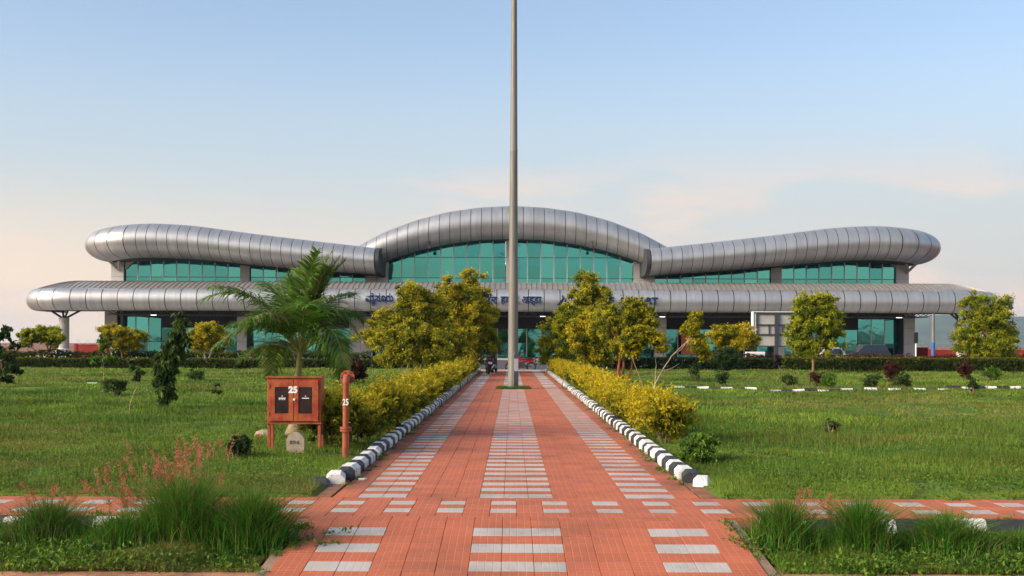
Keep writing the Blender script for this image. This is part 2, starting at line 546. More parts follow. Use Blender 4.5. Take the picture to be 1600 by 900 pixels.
# ------------------------------------------------------------------ ground, lawns
def lawn_material():
    m, nt, N, L, b = new_mat('lawn')
    geo = N.new('ShaderNodeNewGeometry')

    def noise(sc, det, ro=0.6):
        n = N.new('ShaderNodeTexNoise'); n.inputs['Scale'].default_value = sc
        n.inputs['Detail'].default_value = det; n.inputs['Roughness'].default_value = ro
        L.new(geo.outputs['Position'], n.inputs['Vector'])
        return n.outputs['Fac']

    def ramp(v, lo, hi):
        r = N.new('ShaderNodeMapRange'); r.interpolation_type = 'SMOOTHSTEP'
        r.inputs['From Min'].default_value = lo; r.inputs['From Max'].default_value = hi
        L.new(v, r.inputs['Value'])
        return r.outputs['Result']

    def mix(f, a, c):
        x = N.new('ShaderNodeMix'); x.data_type = 'RGBA'
        L.new(f, x.inputs['Factor'])
        for k, v in (('A', a), ('B', c)):
            if isinstance(v, tuple):
                x.inputs[k].default_value = (*v, 1)
            else:
                L.new(v, x.inputs[k])
        return x.outputs['Result']
    c = mix(ramp(noise(0.35, 5), 0.35, 0.65), (0.100, 0.180, 0.024), (0.165, 0.245, 0.034))
    c = mix(ramp(noise(2.6, 6, 0.7), 0.42, 0.72), c, (0.050, 0.088, 0.016))
    c = mix(ramp(noise(0.8, 6, 0.7), 0.50, 0.72), c, (0.20, 0.195, 0.05))
    c = mix(ramp(noise(0.55, 9, 0.72), 0.60, 0.69), c, (0.21, 0.105, 0.048))
    c = mix(ramp(noise(30, 3), 0.45, 0.75), c, (0.035, 0.075, 0.010))
    L.new(c, b.inputs['Base Color'])
    b.inputs['Roughness'].default_value = 0.95
    b.inputs['Specular IOR Level'].default_value = 0.1
    bp = N.new('ShaderNodeBump'); bp.inputs['Strength'].default_value = 0.9; bp.inputs['Distance'].default_value = 0.06
    L.new(noise(16, 5, 0.75), bp.inputs['Height'])
    L.new(bp.outputs['Normal'], b.inputs['Normal'])
    return m


M['lawn'] = lawn_material()
struct(MB().box(-9000, 9000, -3000, 9000, -1.0, -0.24).build('ground', M['soil']))
struct(MB().box(-140, 140, 69.5, 119.0, -0.5, -0.10).build('road', M['asphalt']))
struct(MB().box(-60, 60, 119.4, 170, -0.5, 0.0).build('terminal_forecourt', M['concrete']))


def vnoise(x, y, sc, seed):
    """smooth value noise"""
    r = np.random.default_rng(seed)
    T = r.random((64, 64))
    u, v = x / sc, y / sc
    i, j = np.floor(u).astype(int), np.floor(v).astype(int)
    fu, fv = u - i, v - j
    fu = fu * fu * (3 - 2 * fu); fv = fv * fv * (3 - 2 * fv)
    i0, i1, j0, j1 = i % 64, (i + 1) % 64, j % 64, (j + 1) % 64
    return (T[i0, j0] * (1 - fu) + T[i1, j0] * fu) * (1 - fv) + (T[i0, j1] * (1 - fu) + T[i1, j1] * fu) * fv - 0.5


def lawn_h(x, y):
    x = np.asarray(x, dtype=float); y = np.asarray(y, dtype=float)
    h = 0.05 + 0.13 * vnoise(x, y, 3.1, 5) + 0.10 * vnoise(x, y, 1.1, 6) + 0.05 * vnoise(x, y, 0.45, 7)
    e = np.clip((np.abs(x) - 2.05) / 0.6, 0, 1) * np.clip((y - 11.5) / 0.5, 0.0, 1)
    return np.maximum(0.015 + h * e, -0.02)


def grid_sheet(name, xs, ys, hf, m, skirt=0.3):
    X, Y = np.meshgrid(xs, ys, indexing='ij')
    Z = hf(X, Y)
    V = np.stack([X, Y, Z], -1).reshape(-1, 3)
    nx, ny = len(xs), len(ys)
    I = np.arange(nx * ny).reshape(nx, ny)
    Fc = np.stack([I[:-1, :-1], I[1:, :-1], I[1:, 1:], I[:-1, 1:]], -1).reshape(-1, 4)
    ring = np.concatenate([I[:, 0], I[-1, 1:], I[-2::-1, -1], I[0, -2:0:-1]])
    nb = len(V)
    low = V[ring].copy(); low[:, 2] -= skirt
    V = np.concatenate([V, low])
    n = len(ring)
    k = np.arange(n); k2 = (k + 1) % n
    Fs = np.stack([ring[k], nb + k, nb + k2, ring[k2]], -1)
    return link(name, np_mesh(name, V, np.concatenate([Fc, Fs]), m, smooth=True))


ysl = np.concatenate([np.arange(11.58, 24, 0.16), np.arange(24, 69.2, 0.5), [69.2]])
xsl = np.concatenate([np.arange(2.06, 10, 0.16), np.arange(10, 60.1, 0.6)])
struct(grid_sheet('lawn', xsl, ysl, lawn_h, M['lawn']))
struct(grid_sheet('lawn', -xsl[::-1], ysl, lawn_h, M['lawn']))


def verge_h(x, y):
    return -0.15 + 0.05 * vnoise(x, y, 0.8, 8) + 0.04 * vnoise(x, y, 0.3, 9) - 0.02 * np.clip(9.3 - y, 0, 2)


ysv = np.arange(8.70, 10.21, 0.08)
xsv = np.arange(2.08, 9.0, 0.1)
struct(grid_sheet('verge', xsv, ysv, verge_h, M['lawn'], 0.1))
struct(grid_sheet('verge', -xsv[::-1], ysv, verge_h, M['lawn'], 0.1))
struct(MB().box(-30, 30, -20, 7.7, -0.235, -0.205).build('approach_road', M['asphalt']))

for s in (-1, 1):
    xa, xb = sorted((s * 1.902, s * 2.35))
    struct(MB().box(xa, xb, 11.56, 67.2, -0.2, 0.004).build('kerb_bed', M['soil']))
    xa, xb = sorted((s * 1.975, s * 9.5))
    struct(MB().box(xa, xb, 7.75, 8.9, -0.4, -0.178).build('soil_shoulder', M['shoulder']))

# distant hills to the right, several kilometres off
hx = np.linspace(-600, 5200, 120)
hp = np.array([[-600, 0], [0, 20], [400, 70], [900, 100], [1400, 118], [1600, 116], [1760, 128], [1900, 130], [2150, 126], [2500, 135], [3000, 110], [3600, 120], [4300, 70], [5200, 0]])
ridge = np.interp(hx, hp[:, 0], hp[:, 1]) + 9 * vnoise(hx, hx * 0, 160, 3) + 5 * vnoise(hx, hx * 0, 55, 4)
rows = []
for t, f in ((-1300, 0.0), (-900, 0.22), (-500, 0.55), (-200, 0.85), (0, 1.0), (400, 0.7), (900, 0.0)):
    jag = 14 * vnoise(hx, hx * 0 + t, 210, 12) * (1 if 0 < f < 1 else 0)
    rows.append(np.stack([hx, np.full_like(hx, 4700 + t), np.maximum(ridge * f + jag, 0) - 1.2], -1))
HV = np.concatenate(rows)
n = len(hx)
I = np.arange(len(HV)).reshape(len(rows), n)
struct(link('hills', np_mesh('hills', HV, np.stack([I[:-1, :-1], I[:-1, 1:], I[1:, 1:], I[1:, :-1]], -1).reshape(-1, 4), M['hill'], smooth=True)))

# ------------------------------------------------------------------ paving
T = 0.25


def tile_arrays(w=T, h=T, gap=0.0016, bev=0.003, th=0.045):
    a, b_ = w / 2 - gap, h / 2 - gap
    V = []
    for z, i in ((-th, 0), (-bev, 0), (0, bev)):
        V += [(-a + i, -b_ + i, z), (a - i, -b_ + i, z), (a - i, b_ - i, z), (-a + i, b_ - i, z)]
    Fc = [(8, 9, 10, 11)]
    for r in range(2):
        for k in range(4):
            k2 = (k + 1) % 4
            Fc.append((r * 4 + k, r * 4 + k2, r * 4 + 4 + k2, r * 4 + 4 + k))
    return np.array(V), np.array(Fc)


TV, TF = tile_arrays()
tile_me = {c: np_mesh('tile_' + c, TV, TF, M[c + '_tile']) for c in ('red', 'grey')}


def lay(parent, items, limit, name='tile'):
    """items: (x, y, z, colour, slope) ; nearest 'limit' as objects, the rest joined per colour"""
    items = sorted(items, key=lambda t: (t[0] - CAMX) ** 2 + t[1] ** 2)
    for x, y, z, c, sl in items[:limit]:
        o = link(name, tile_me[c], parent, (x, y, z + rng.normal(0, 0.0011)))
        o.rotation_euler = (sl + rng.normal(0, 0.0035), rng.normal(0, 0.0035), rng.normal(0, 0.003))
    for c in ('red', 'grey'):
        P = np.array([t[:3] for t in items[limit:] if t[3] == c])
        if len(P) == 0:
            continue
        P[:, 2] += rng.normal(0, 0.001, len(P))
        V = (P[:, None, :] + TV[None]).reshape(-1, 3)
        Fc = (TF[None] + (np.arange(len(P)) * len(TV))[:, None, None]).reshape(-1, 4)
        me = np_mesh('far_tiles_' + c, V, Fc, M[c + '_tile'])
        a = me.attributes.new('Rnd', 'FLOAT', 'POINT')
        a.data.foreach_set('value', np.repeat(rng.random(len(P)), len(TV)).astype(np.float32))
        stuff(link('far_' + c + '_tiles', me, parent))


def strip_grey(ix):
    return abs(ix) <= 1 or 5 <= abs(ix) <= 6


path = struct(MB().box(-1.9, 1.9, 11.56, 67.2, -0.235, -0.03).build('path', M['joint']))
items = []
y = 11.59
row = 0
PATH0 = 11.59
while y < 67.0:
    if row in (21, 84, 150):           # expansion joints: a dark gap
        y += 0.05
    for ix in range(-7, 8):
        if (ix * T) ** 2 + (y + T / 2 - 40.0) ** 2 < 0.62 ** 2 and abs(ix) < 3:
            continue
        grey = strip_grey(ix) and row % 2 == 0
        if y > 42 and strip_grey(ix):
            grey = (row // 3) % 4 != 3
        items.append((ix * T, y + T / 2, 0.0, 'grey' if grey else 'red', 0.0))
    y += T
    row += 1
lay(path, items, 300)
walk = struct(MB().box(-30, 30, 10.30, 11.555, -0.235, -0.03).build('sidewalk', M['joint']))
items = []
for j in range(5):
    for i in range(-56, 57):
        grey = j in (1, 3) and i % 2 == 1
        items.append(((i + 0.5) * T, 10.30 + (j + 0.5) * T, 0.0, 'grey' if grey else 'red', 0.0))
lay(walk, items, 290)
SL = 0.1


def ramp_z(y):
    return -max(0.0, 10.02 - y) * SL


rm = MB()
rm.add([(-1.9, 7.62, ramp_z(7.62) - 0.032), (1.9, 7.62, ramp_z(7.62) - 0.032), (1.9, 10.02, -0.032), (-1.9, 10.02, -0.032),
        (1.9, 10.298, -0.032), (-1.9, 10.298, -0.032),
        (-1.9, 7.62, -0.45), (1.9, 7.62, -0.45), (1.9, 10.298, -0.45), (-1.9, 10.298, -0.45)],
       [(0, 1, 2, 3), (3, 2, 4, 5), (6, 7, 1, 0), (8, 9, 5, 4), (7, 8, 4, 2, 1), (9, 6, 0, 3, 5), (6, 9, 8, 7)])
ramp = struct(rm.build('ramp', M['joint']))
items = []
yy = 10.297
row = 0
while yy - T > 7.6:
    yc = yy - T / 2
    for ix in range(-7, 8):
        grey = strip_grey(ix) and row % 2 == 0 and row > 0
        items.append((ix * T, yc, ramp_z(yc), 'grey' if grey else 'red', math.atan(SL) if yc < 10.0 else 0.0))
    yy -= T
    row += 1
lay(ramp, items, 300)
for s in (-1, 1):
    kb = MB()
    x0, x1 = (1.885, 1.97) if s > 0 else (-1.97, -1.885)
    kb.add([(x0, 7.7, -0.4), (x1, 7.7, -0.4), (x1, 10.2, -0.4), (x0, 10.2, -0.4),
            (x0, 7.7, ramp_z(7.7) - 0.012), (x1, 7.7, ramp_z(7.7) - 0.012), (x1, 10.2, -0.012), (x0, 10.2, -0.012)],
           [(3, 2, 1, 0), (4, 5, 6, 7), (0, 1, 5, 4), (1, 2, 6, 5), (2, 3, 7, 6), (3, 0, 4, 7)])
    kb.build('edging', M['edging'], ramp)
struct(MB().box(-2.3, 2.3, 67.2, 67.5, -0.3, 0.06, 0.01).build('end_kerb', M['concrete']))

# ------------------------------------------------------------------ painted kerbs
KPROF = [(0, -0.14), (0, 0.078), (0.05, 0.125), (0.16, 0.125), (0.21, 0.078), (0.21, -0.14)]
kerb_me = {}
for c in ('white', 'black'):
    kb = MB().prism(KPROF, 0, -0.187, 0.187)
    kerb_me[c] = kb.mesh('kerb_stone_' + c, M['kerb_' + c])
plain_me = MB().prism(KPROF, 0, -0.187, 0.187).mesh('kerb_stone_plain', M['concrete'])
end_me = {}
for c, sg in (('black', -1), ('white', 1)):
    kb = MB()
    n_ = len(KPROF)
    V = []
    for a_, zs, ys_ in ((-0.187, 1.0, 1.0), (0.06, 0.8, 0.97), (0.187, 0.12, 0.8)):
        V += [(a_ * (sg), 0.02 * (1 - ys_) + p * ys_, (q if q < 0 else q * zs - 0.02 * (1 - zs))) for p, q in KPROF]
    Fc = [tuple(range(n_ - 1, -1, -1)), tuple(range(2 * n_, 3 * n_))] + [(r_ * n_ + k_, r_ * n_ + (k_ + 1) % n_, (r_ + 1) * n_ + (k_ + 1) % n_, (r_ + 1) * n_ + k_) for r_ in (0, 1) for k_ in range(n_)]
    end_me[c] = kb.add(V, Fc).mesh('kerb_end_' + c, M['kerb_' + c])
for s in (-1, 1):
    k = empty('kerb', (s * 1.9, 12.3, 0), 'black and white painted kerb bordering the %s side of the paved path' % ('cabinet' if s < 0 else 'bare-branched tree'), 'kerb', 'painted kerbs')
    yk, i = 12.42 if s < 0 else 12.6, (0 if s < 0 else 1)
    n = 0
    while yk < 66.5:
        flare = max(0.0, 13.3 - yk)
        x = s * (1.89 + 0.18 * flare ** 2)
        if not (s > 0 and 43.2 < yk < 44.2):
            me = kerb_me['white' if (i % 2) else 'black'] if not (s > 0 and yk > 44) else plain_me
            if n == 0:
                me = end_me['black' if s < 0 else 'white']
            o = link('kerb_stone', me, k)
            # local profile y -> away from the path
            ang = math.radians(90) if s < 0 else math.radians(-90)
            o.rotation_euler = (rng.normal(0, 0.012), rng.normal(0, 0.012) + s * 0.10 * min(1, flare) ** 2, ang + s * -0.25 * min(flare, 1.0) + rng.normal(0, 0.012))
            o.location = (x - s * 1.9 + rng.normal(0, 0.006), yk - 12.3, rng.normal(0, 0.006) - 0.07 * min(1, flare) ** 3)
        yk += 0.377
        i += 1
        n += 1
# kerb along the front of the sidewalk
FPROF = [(0, -0.30), (0.0, -0.09), (0.035, -0.02), (0.06, -0.006), (0.12, -0.006), (0.12, -0.30)]
fk_me = {c: MB().prism(FPROF, 0, -0.202, 0.202).mesh('front_kerb_stone_' + c, M['kerb_' + c]) for c in ('white', 'black')}
for s in (-1, 1):
    k = empty('kerb', (s * 2.2, 10.18, 0), 'low black and white kerb edging the sidewalk %s' % ('behind the red-plumed grass' if s < 0 else 'behind tall green weeds, opposite the milestone'), 'kerb', 'painted kerbs')
    for j in range(26):
        o = link('kerb_stone', fk_me['white' if (j + (s < 0)) % 2 == 0 else 'black'], k)
        o.location = (s * (0.2 + j * 0.406), rng.normal(0, 0.004), rng.normal(0, 0.003))
        o.rotation_euler = (0, rng.normal(0, 0.006), rng.normal(0, 0.006))
# low kerb across the right lawn
k = empty('kerb', (3.4, 38.6, 0), 'half-buried black and white kerb line running across the lawn', 'kerb', 'painted kerbs')
for j in range(52):
    h = float(lawn_h(3.6 + j * 0.41, 38.6))
    o = link('kerb_stone', kerb_me['white' if j % 2 else 'black'], k, (0.2 + j * 0.41, rng.normal(0, 0.02), h - 0.055 + rng.normal(0, 0.02)))
    o.rotation_euler = (0, rng.normal(0, 0.03), rng.normal(0, 0.02))

# ------------------------------------------------------------------ terminal building
term = empty('terminal_building', (0, 134.5, 0), 'long grey metal airport terminal with wave-shaped roof and teal glass', 'building')


def tb(mb, name, m, parent=None, smooth=False):
    """part of the terminal built in world coordinates"""
    me = mb.mesh(name, m, smooth) if isinstance(mb, MB) else mb
    o = link(name, me, parent or term)
    if parent is None or parent is term:
        o.location = (0, -134.5, 0)
    return o


def sweep_path(xh, yf, rc, yb, step=None, left=True, right=True, x_in=None):
    """list of (x, y, nx, ny) sample function along front with rounded corners; returns f(s), total"""
    segs = []
    xl, xr = -xh, xh
    if not left:
        xl = x_in[0]
    if not right:
        xr = x_in[1]
    if left:
        segs.append(('line', (xl, yb), (xl, yf + rc), (-1, 0)))
        segs.append(('arc', (xl + rc, yf + rc), math.pi, 1.5 * math.pi))
    segs.append(('line', (xl + (rc if left else 0), yf), (xr - (rc if right else 0), yf), (0, -1)))
    if right:
        segs.append(('arc', (xr - rc, yf + rc), 1.5 * math.pi, 2 * math.pi))
        segs.append(('line', (xr, yf + rc), (xr, yb), (1, 0)))
    lens = [math.dist(a[1], a[2]) if a[0] == 'line' else rc * abs(a[3] - a[2]) for a in segs]

    def f(s):
        for a, l in zip(segs, lens):
            if s <= l + 1e-9 or a is segs[-1]:
                t = max(0.0, min(1.0, s / l))
                if a[0] == 'line':
                    return (a[1][0] + (a[2][0] - a[1][0]) * t, a[1][1] + (a[2][1] - a[1][1]) * t, a[3][0], a[3][1])
                an = a[2] + (a[3] - a[2]) * t
                return (a[1][0] + rc * math.cos(an), a[1][1] + rc * math.sin(an), math.cos(an), math.sin(an))
            s -= l
    return f, sum(lens)


def strip(f, s_list, prof_fn, m, name, smooth=True):
    V = []
    for s in s_list:
        x, y, nx, ny = f(s)
        for o, z in prof_fn(x):
            V.append((x + nx * o, y + ny * o, z))
    k = len(prof_fn(0.0))
    I = np.arange(len(V)).reshape(len(s_list), k)
    Fc = np.stack([I[:-1, :-1], I[1:, :-1], I[1:, 1:], I[:-1, 1:]], -1).reshape(-1, 4)
    return np_mesh(name, V, Fc, m, smooth=smooth)


def nose(a, zc, b, n=14, shrink=0.0, lo=-90, hi=90):
    out = []
    for i in range(n + 1):
        ph = math.radians(lo + (hi - lo) * i / n)
        out.append(((a - shrink) * math.cos(ph), zc + (b - shrink) * math.sin(ph)))
    return out


# --- lower canopy
canopy_f, canopy_len = sweep_path(54.2, 125.24, 5.0, 139.0)
zc0, a0 = 6.41, 1.24
NP = int(round(canopy_len / 1.737))
step = canopy_len / NP
for i in range(NP):
    s0, s1 = i * step + 0.04, (i + 1) * step - 0.04
    me = strip(canopy_f, np.linspace(s0, s1, 4), lambda x: nose(a0, zc0, a0), M['metal'], 'fascia_panel')
    tb(me, 'fascia_panel', None)
tb(strip(canopy_f, np.linspace(0, canopy_len, NP * 3), lambda x: nose(a0, zc0, a0, 10, 0.09), M['seam'], 'fascia_backing'), 'fascia_backing', None)


def roof_prof(x):
    return [(-4.5 * t, 7.65 + 0.98 * math.sin(t * math.pi / 2)) for t in np.linspace(0, 1, 7)]


tb(strip(canopy_f, np.linspace(0, canopy_len, 240), roof_prof, M['metal_roof'], 'canopy_roof'), 'canopy_roof', None)
rb = MB()
nr = int(canopy_len / 0.58)
for i in range(nr):
    s = (i + 0.5) * canopy_len / nr
    x, y, nx, ny = canopy_f(s)
    pr = roof_prof(0)
    tx, ty = -ny, nx
    V = []
    for o, z in pr:
        for sd, up in ((-1, 0.0), (-1, 0.06), (1, 0.06), (1, 0.0)):
            V.append((x + nx * o + tx * 0.03 * sd, y + ny * o + ty * 0.03 * sd, z + up))
    Fc = []
    for r in range(len(pr) - 1):
        for q in range(3):
            Fc.append((r * 4 + q, r * 4 + q + 1, r * 4 + 5 + q, r * 4 + 4 + q))
    rb.add(V, Fc)
stuff(tb(rb, 'standing_seams', M['metal_roof']))
tb(MB().box(-49.7, 49.7, 129.74, 139, 8.5, 8.64), 'roof_deck', M['metal_roof'])
# soffit and space frame
sf = [canopy_f(s) for s in np.linspace(0, canopy_len, 80)]
poly = [(p[0] - p[2] * 0.1, p[1] - p[3] * 0.1) for p in sf]
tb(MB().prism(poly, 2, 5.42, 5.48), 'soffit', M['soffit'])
sp = MB()
for yi, yv in enumerate(np.arange(126.6, 133.6, 1.7)):
    for zz in (5.35, 4.78):
        xe = 46.5 if zz > 5 else 45.2
        sp.tube([(-xe, yv, zz), (xe, yv, zz)], 0.055, 5)
    for i, xv in enumerate(np.arange(-45.6, 45.6, 1.9)):
        sp.tube([(xv, yv, 5.35), (xv + 0.95, yv + 0.4, 4.78), (xv + 1.9, yv, 5.35)], 0.04, 4, False)
for xv in np.arange(-45.6, 46, 1.9):
    sp.tube([(xv, 126.6, 5.35), (xv, 134, 5.35)], 0.045, 4)
    sp.tube([(xv + 0.95, 127, 4.78), (xv + 0.95, 134, 4.78)], 0.045, 4)
stuff(tb(sp, 'space_frame', M['metal_dark']))
for px_ in (848, 1035, 1405, 690, 420, 240):
    p = PX(px_, 489, 128.0)
    tb(MB().box(p.x - 0.30, p.x + 0.30, 127.85, 128.15, 4.70, 4.76, 0.01), 'ceiling_lamp', M['lamp_glow'])

# --- upper roofs
WX = np.array([13, 15.5, 21.95, 29.3, 36.6, 41.3, 45.7, 47.2])
WT = np.array([12.25, 12.49, 13.2, 14.05, 15.02, 15.26, 14.92, 14.7])
WB = np.array([9.3, 9.49, 9.85, 10.52, 11.2, 11.38, 11.12, 11.0])
MX_ = np.array([0, 3.73, 7.46, 11.19, 14.92, 17.9, 19])
MT = np.array([17.68, 17.5, 16.97, 16.0, 14.58, 12.98, 12.3])
MBo = np.array([13.84, 13.73, 13.24, 12.42, 11.2, 9.9, 9.4])


def smooth_fn(X, Y):
    xx = np.linspace(0, X[-1], 300)
    yy = np.interp(xx, X, Y)
    ker = np.hanning(41); ker /= ker.sum()
    pad = np.concatenate([yy[40:0:-1] if X[0] == 0 else np.full(40, yy[0]), yy, np.full(40, yy[-1])])
    yy = np.convolve(pad, ker, 'same')[40:-40]
    return lambda x: float(np.interp(abs(x), xx, yy))


wt, wb_, mt, mb_ = smooth_fn(WX, WT), smooth_fn(WX, WB), smooth_fn(MX_, MT), smooth_fn(MX_, MBo)


def tube_roof(name, f, L, pitch, top, bot, a, yf, x0, x1, yback, depth_soffit):
    npn = int(round(L / pitch))
    st = L / npn
    pf = lambda sh, n=16: (lambda x: nose(a, (top(x) + bot(x)) / 2, (top(x) - bot(x)) / 2, n, sh))
    for i in range(npn):
        me = strip(f, np.linspace(i * st + 0.03, (i + 1) * st - 0.03, 4), pf(0.0), M['metal'], 'roof_panel')
        tb(me, 'roof_panel', None)
    tb(strip(f, np.linspace(0, L, npn * 3), pf(0.09, 12), M['seam'], 'roof_backing'), 'roof_backing', None)
    xs = np.linspace(x0, x1, 60)
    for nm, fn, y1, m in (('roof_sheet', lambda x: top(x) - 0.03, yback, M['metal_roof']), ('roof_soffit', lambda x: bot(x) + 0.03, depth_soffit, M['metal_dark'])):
        V = []
        for x in xs:
            e = max(0.0, abs(x) - 43.0)
            ys_ = yf - 0.02 + 4.0 - math.sqrt(max(0.0, 16.0 - e * e))
            V += [(x, min(ys_, y1 - 0.1), fn(x)), (x, y1, fn(x))]
        I = np.arange(len(V)).reshape(len(xs), 2)
        tb(np_mesh(nm, V, np.stack([I[:-1, 0], I[1:, 0], I[1:, 1], I[:-1, 1]], -1), m, smooth=True), nm, None)


fl, Ll = sweep_path(47.0, 129.5, 4.0, 160, left=True, right=False, x_in=(None, -15.5))
tube_roof('left', fl, Ll, 1.155, wt, wb_, 3.0, 129.5, -47.0, -15.5, 165, 135.2)
fr, Lr = sweep_path(47.0, 129.5, 4.0, 160, left=False, right=True, x_in=(15.5, None))
tube_roof('right', fr, Lr, 1.155, wt, wb_, 3.0, 129.5, 15.5, 47.0, 165, 135.2)
fm, Lm = sweep_path(18.1, 132.0, 4.0, 160, left=False, right=False, x_in=(-18.1, 18.1))
tube_roof('mid', fm, Lm, 1.2, mt, mb_, 2.2, 132.0, -18.1, 18.1, 165, 135.2)
# end plates where the wing roofs stop
for s in (-1, 1):
    pr = nose(3.0, (wt(15.5) + wb_(15.5)) / 2, (wt(15.5) - wb_(15.5)) / 2, 16)
    poly = [(129.5 - o, z) for o, z in pr] + [(134, wt(15.5)), (134, wb_(15.5))]
    tb(MB().prism(poly, 0, s * 15.44, s * 15.02), 'roof_end_plate', M['metal_dark'])

# --- facade: panes, mullions, transoms, piers
GY = 134.5
GS = GY / F


def wx(px_):
    return CAMX + (px_ - 800.0) * GS


pane_unit = MB().box(0, 1, 0, 0.03, 0, 1).mesh('pane', M['glass'])
mull_unit = MB().box(-0.06, 0.06, -0.07, 0.10, 0, 1).mesh('mullion', M['mullion'])
tran_unit = MB().box(0, 1, -0.05, 0.09, -0.035, 0.035).mesh('transom', M['transom'])


def inst(name, me, loc, sc, parent=None):
    o = link(name, me, parent or term)
    o.location = (loc[0], loc[1] - 134.5, loc[2])
    o.scale = sc
    return o


def bay(px0, px1, zs, ncol, ztop_fn=None, y=GY):
    x0, x1 = wx(px0), wx(px1)
    w = (x1 - x0) / ncol
    for i in range(ncol):
        xa = x0 + i * w
        for r in range(len(zs) - 1):
            za, zb = zs[r], zs[r + 1]
            if ztop_fn is not None:
                zb = min(zb, ztop_fn(xa), ztop_fn(xa + w))
            if zb - za < 0.2:
                continue
            o = inst('pane', pane_unit, (xa + 0.05, y + rng.normal(0, 0.006), za + 0.04), (w - 0.10, 1, zb - za - 0.08))
            o.rotation_euler = (rng.normal(0, 0.006), 0, rng.normal(0, 0.006))
        if i > 0:
            zt = zs[-1] if ztop_fn is None else min(zs[-1], ztop_fn(xa))
            inst('mullion', mull_unit, (xa, y, zs[0]), (1, 1, zt - zs[0]))
    for z in zs[1:-1]:
        inst('transom', tran_unit, (x0, y, z), (x1 - x0, 1, 1))


wtop = lambda x: wt(x) - 0.25
mtop = lambda x: mt(x) - 0.25
for a_, b2 in ((195, 376), (391, 571), (1022, 1203), (1220, 1398)):
    bay(a_, b2, [7.5, 9.42, 14.5], 9, wtop)
for a_, b2 in ((607, 790), (803, 989)):
    bay(a_, b2, [7.5, 9.42, 11.86, 16.5], 9, mtop)


def pier(px0, px1, z0, z1, joints, y0=GY - 0.45, y1=GY + 0.5, vj=0):
    x0, x1 = wx(px0), wx(px1)
    zs = [z0] + joints + [z1]
    xs = np.linspace(x0, x1, vj + 2)
    tb(MB().box(x0 + 0.03, x1 - 0.03, y0 + 0.04, y1, z0, z1), 'pier_core', M['metal_dark'])
    for i in range(len(zs) - 1):
        for j in range(len(xs) - 1):
            tb(MB().box(xs[j] + 0.012, xs[j + 1] - 0.012, y0, y0 + 0.3, zs[i] + 0.012, zs[i + 1] - 0.012, 0.01), 'cladding_panel', M['clad'])


for a_, b2 in ((175, 195), (1398, 1418)):
    pier(a_, b2, 7.4, 12.6, [9.42, 11.6], vj=0)
for a_, b2 in ((376, 391), (1203, 1220)):
    pier(a_, b2, 7.4, 12.9, [9.42, 11.6])
for a_, b2 in ((571, 607), (989, 1022)):
    pier(a_, b2, 7.4, 11.9, [9.42, 11.2], vj=1)
pier(790, 803, 7.4, 15.0, [9.42, 11.86, 14])
# corner gussets and struts at the wing ends
for s in (-1, 1):
    xo = 45.9
    tri = [(s * xo, 10.3), (s * (xo - 2.1), 12.2), (s * xo, 12.2)]
    tb(MB().prism(tri, 1, GY - 0.3, GY - 0.12), 'gusset', M['clad'])
    for dx, zt in ((-0.9, 12.0), (1.0, 11.8)):
        tb(MB().tube([(s * (46.6), GY - 0.6, 10.2), (s * (46.6 + dx), GY - 3.0, zt)], 0.16, 8), 'strut', M['clad'], smooth=True)
for px_ in (672, 925):
    p = PX(px_, 385, 130.5)
    tb(MB().tube([(p.x, 130.5, p.z + 0.9), (p.x, 130.4, p.z)], 0.06, 6).box(p.x - 0.16, p.x + 0.16, 130.0, 130.6, p.z - 0.3, p.z + 0.05, 0.03), 'floodlight', M['black_and_shade'])
# ground floor
LY = 135.6
LS = LY / F


def lx(px_):
    return CAMX + (px_ - 800.0) * LS


for px0, px1, z1, nc in ((192, 252, 4.75, 3), (252, 375, 3.45, 6), (392, 548, 3.45, 7), (585, 640, 3.45, 3), (640, 960, 3.45, 14), (960, 1018, 3.45, 3), (1038, 1204, 3.45, 8), (1220, 1340, 3.45, 6), (1340, 1403, 4.75, 3)):
    GSv = (lx(px0) - CAMX) / GS + 800.0
    GSw = (lx(px1) - CAMX) / GS + 800.0
    bay(GSv, GSw, [0.02, 1.75, z1], nc, None, LY)
    if z1 < 4:
        tb(MB().box(lx(px0), lx(px1), LY - 0.1, LY + 0.3, 3.46, 4.78), 'lintel', M['black_and_shade'])  # canopy shade put into the colour, darker than the lintel itself
tb(MB().box(lx(185), lx(1410), LY - 0.05, LY + 0.4, 4.79, 5.4), 'beam', M['black_and_shade'])
for px0, px1 in ((172, 191), (376, 391), (549, 585), (1019, 1038), (1204, 1220), (1404, 1421)):
    pier((lx(px0) - CAMX) / GS + 800.0, (lx(px1) - CAMX) / GS + 800.0, 0.0, 5.4, [1.75, 3.6], LY - 1.9, LY + 0.5, 1 if px1 - px0 > 30 else 0)
for px0, px1, z0, z1 in ((1062, 1092, 0.4, 2.9), (1248, 1268, 0.0, 1.2), (520, 545, 1.0, 1.9)):
    tb(MB().box(lx(px0), lx(px1), LY - 1.2, LY - 1.1, z0, z1, 0.01), 'poster', M['orange'])
# walls, slabs
tb(MB().box(-46.9, -46.6, 135.0, 165, 0, 12.3), 'side_wall', M['wall'])
tb(MB().box(46.6, 46.9, 135.0, 165, 0, 12.3), 'side_wall', M['wall'])
tb(MB().box(-46.9, 46.9, 165, 165.3, 0, 12.3), 'back_wall', M['wall'])
tb(MB().box(-46.5, 46.5, 136.0, 164.9, 5.6, 6.0), 'floor_slab', M['interior'])
tb(MB().box(-46.5, 46.5, 150, 150.2, 0.05, 12), 'inner_wall', M['interior'])
for xv in np.arange(-42, 43, 7.0):
    tb(MB().box(xv - 1.1, xv + 1.1, 141, 141.3, 11.0, 11.08) if abs(xv) > 16 else MB().box(xv - 1.1, xv + 1.1, 141, 141.3, 11.6, 11.68), 'hanging_lamp', M['lamp_glow'])

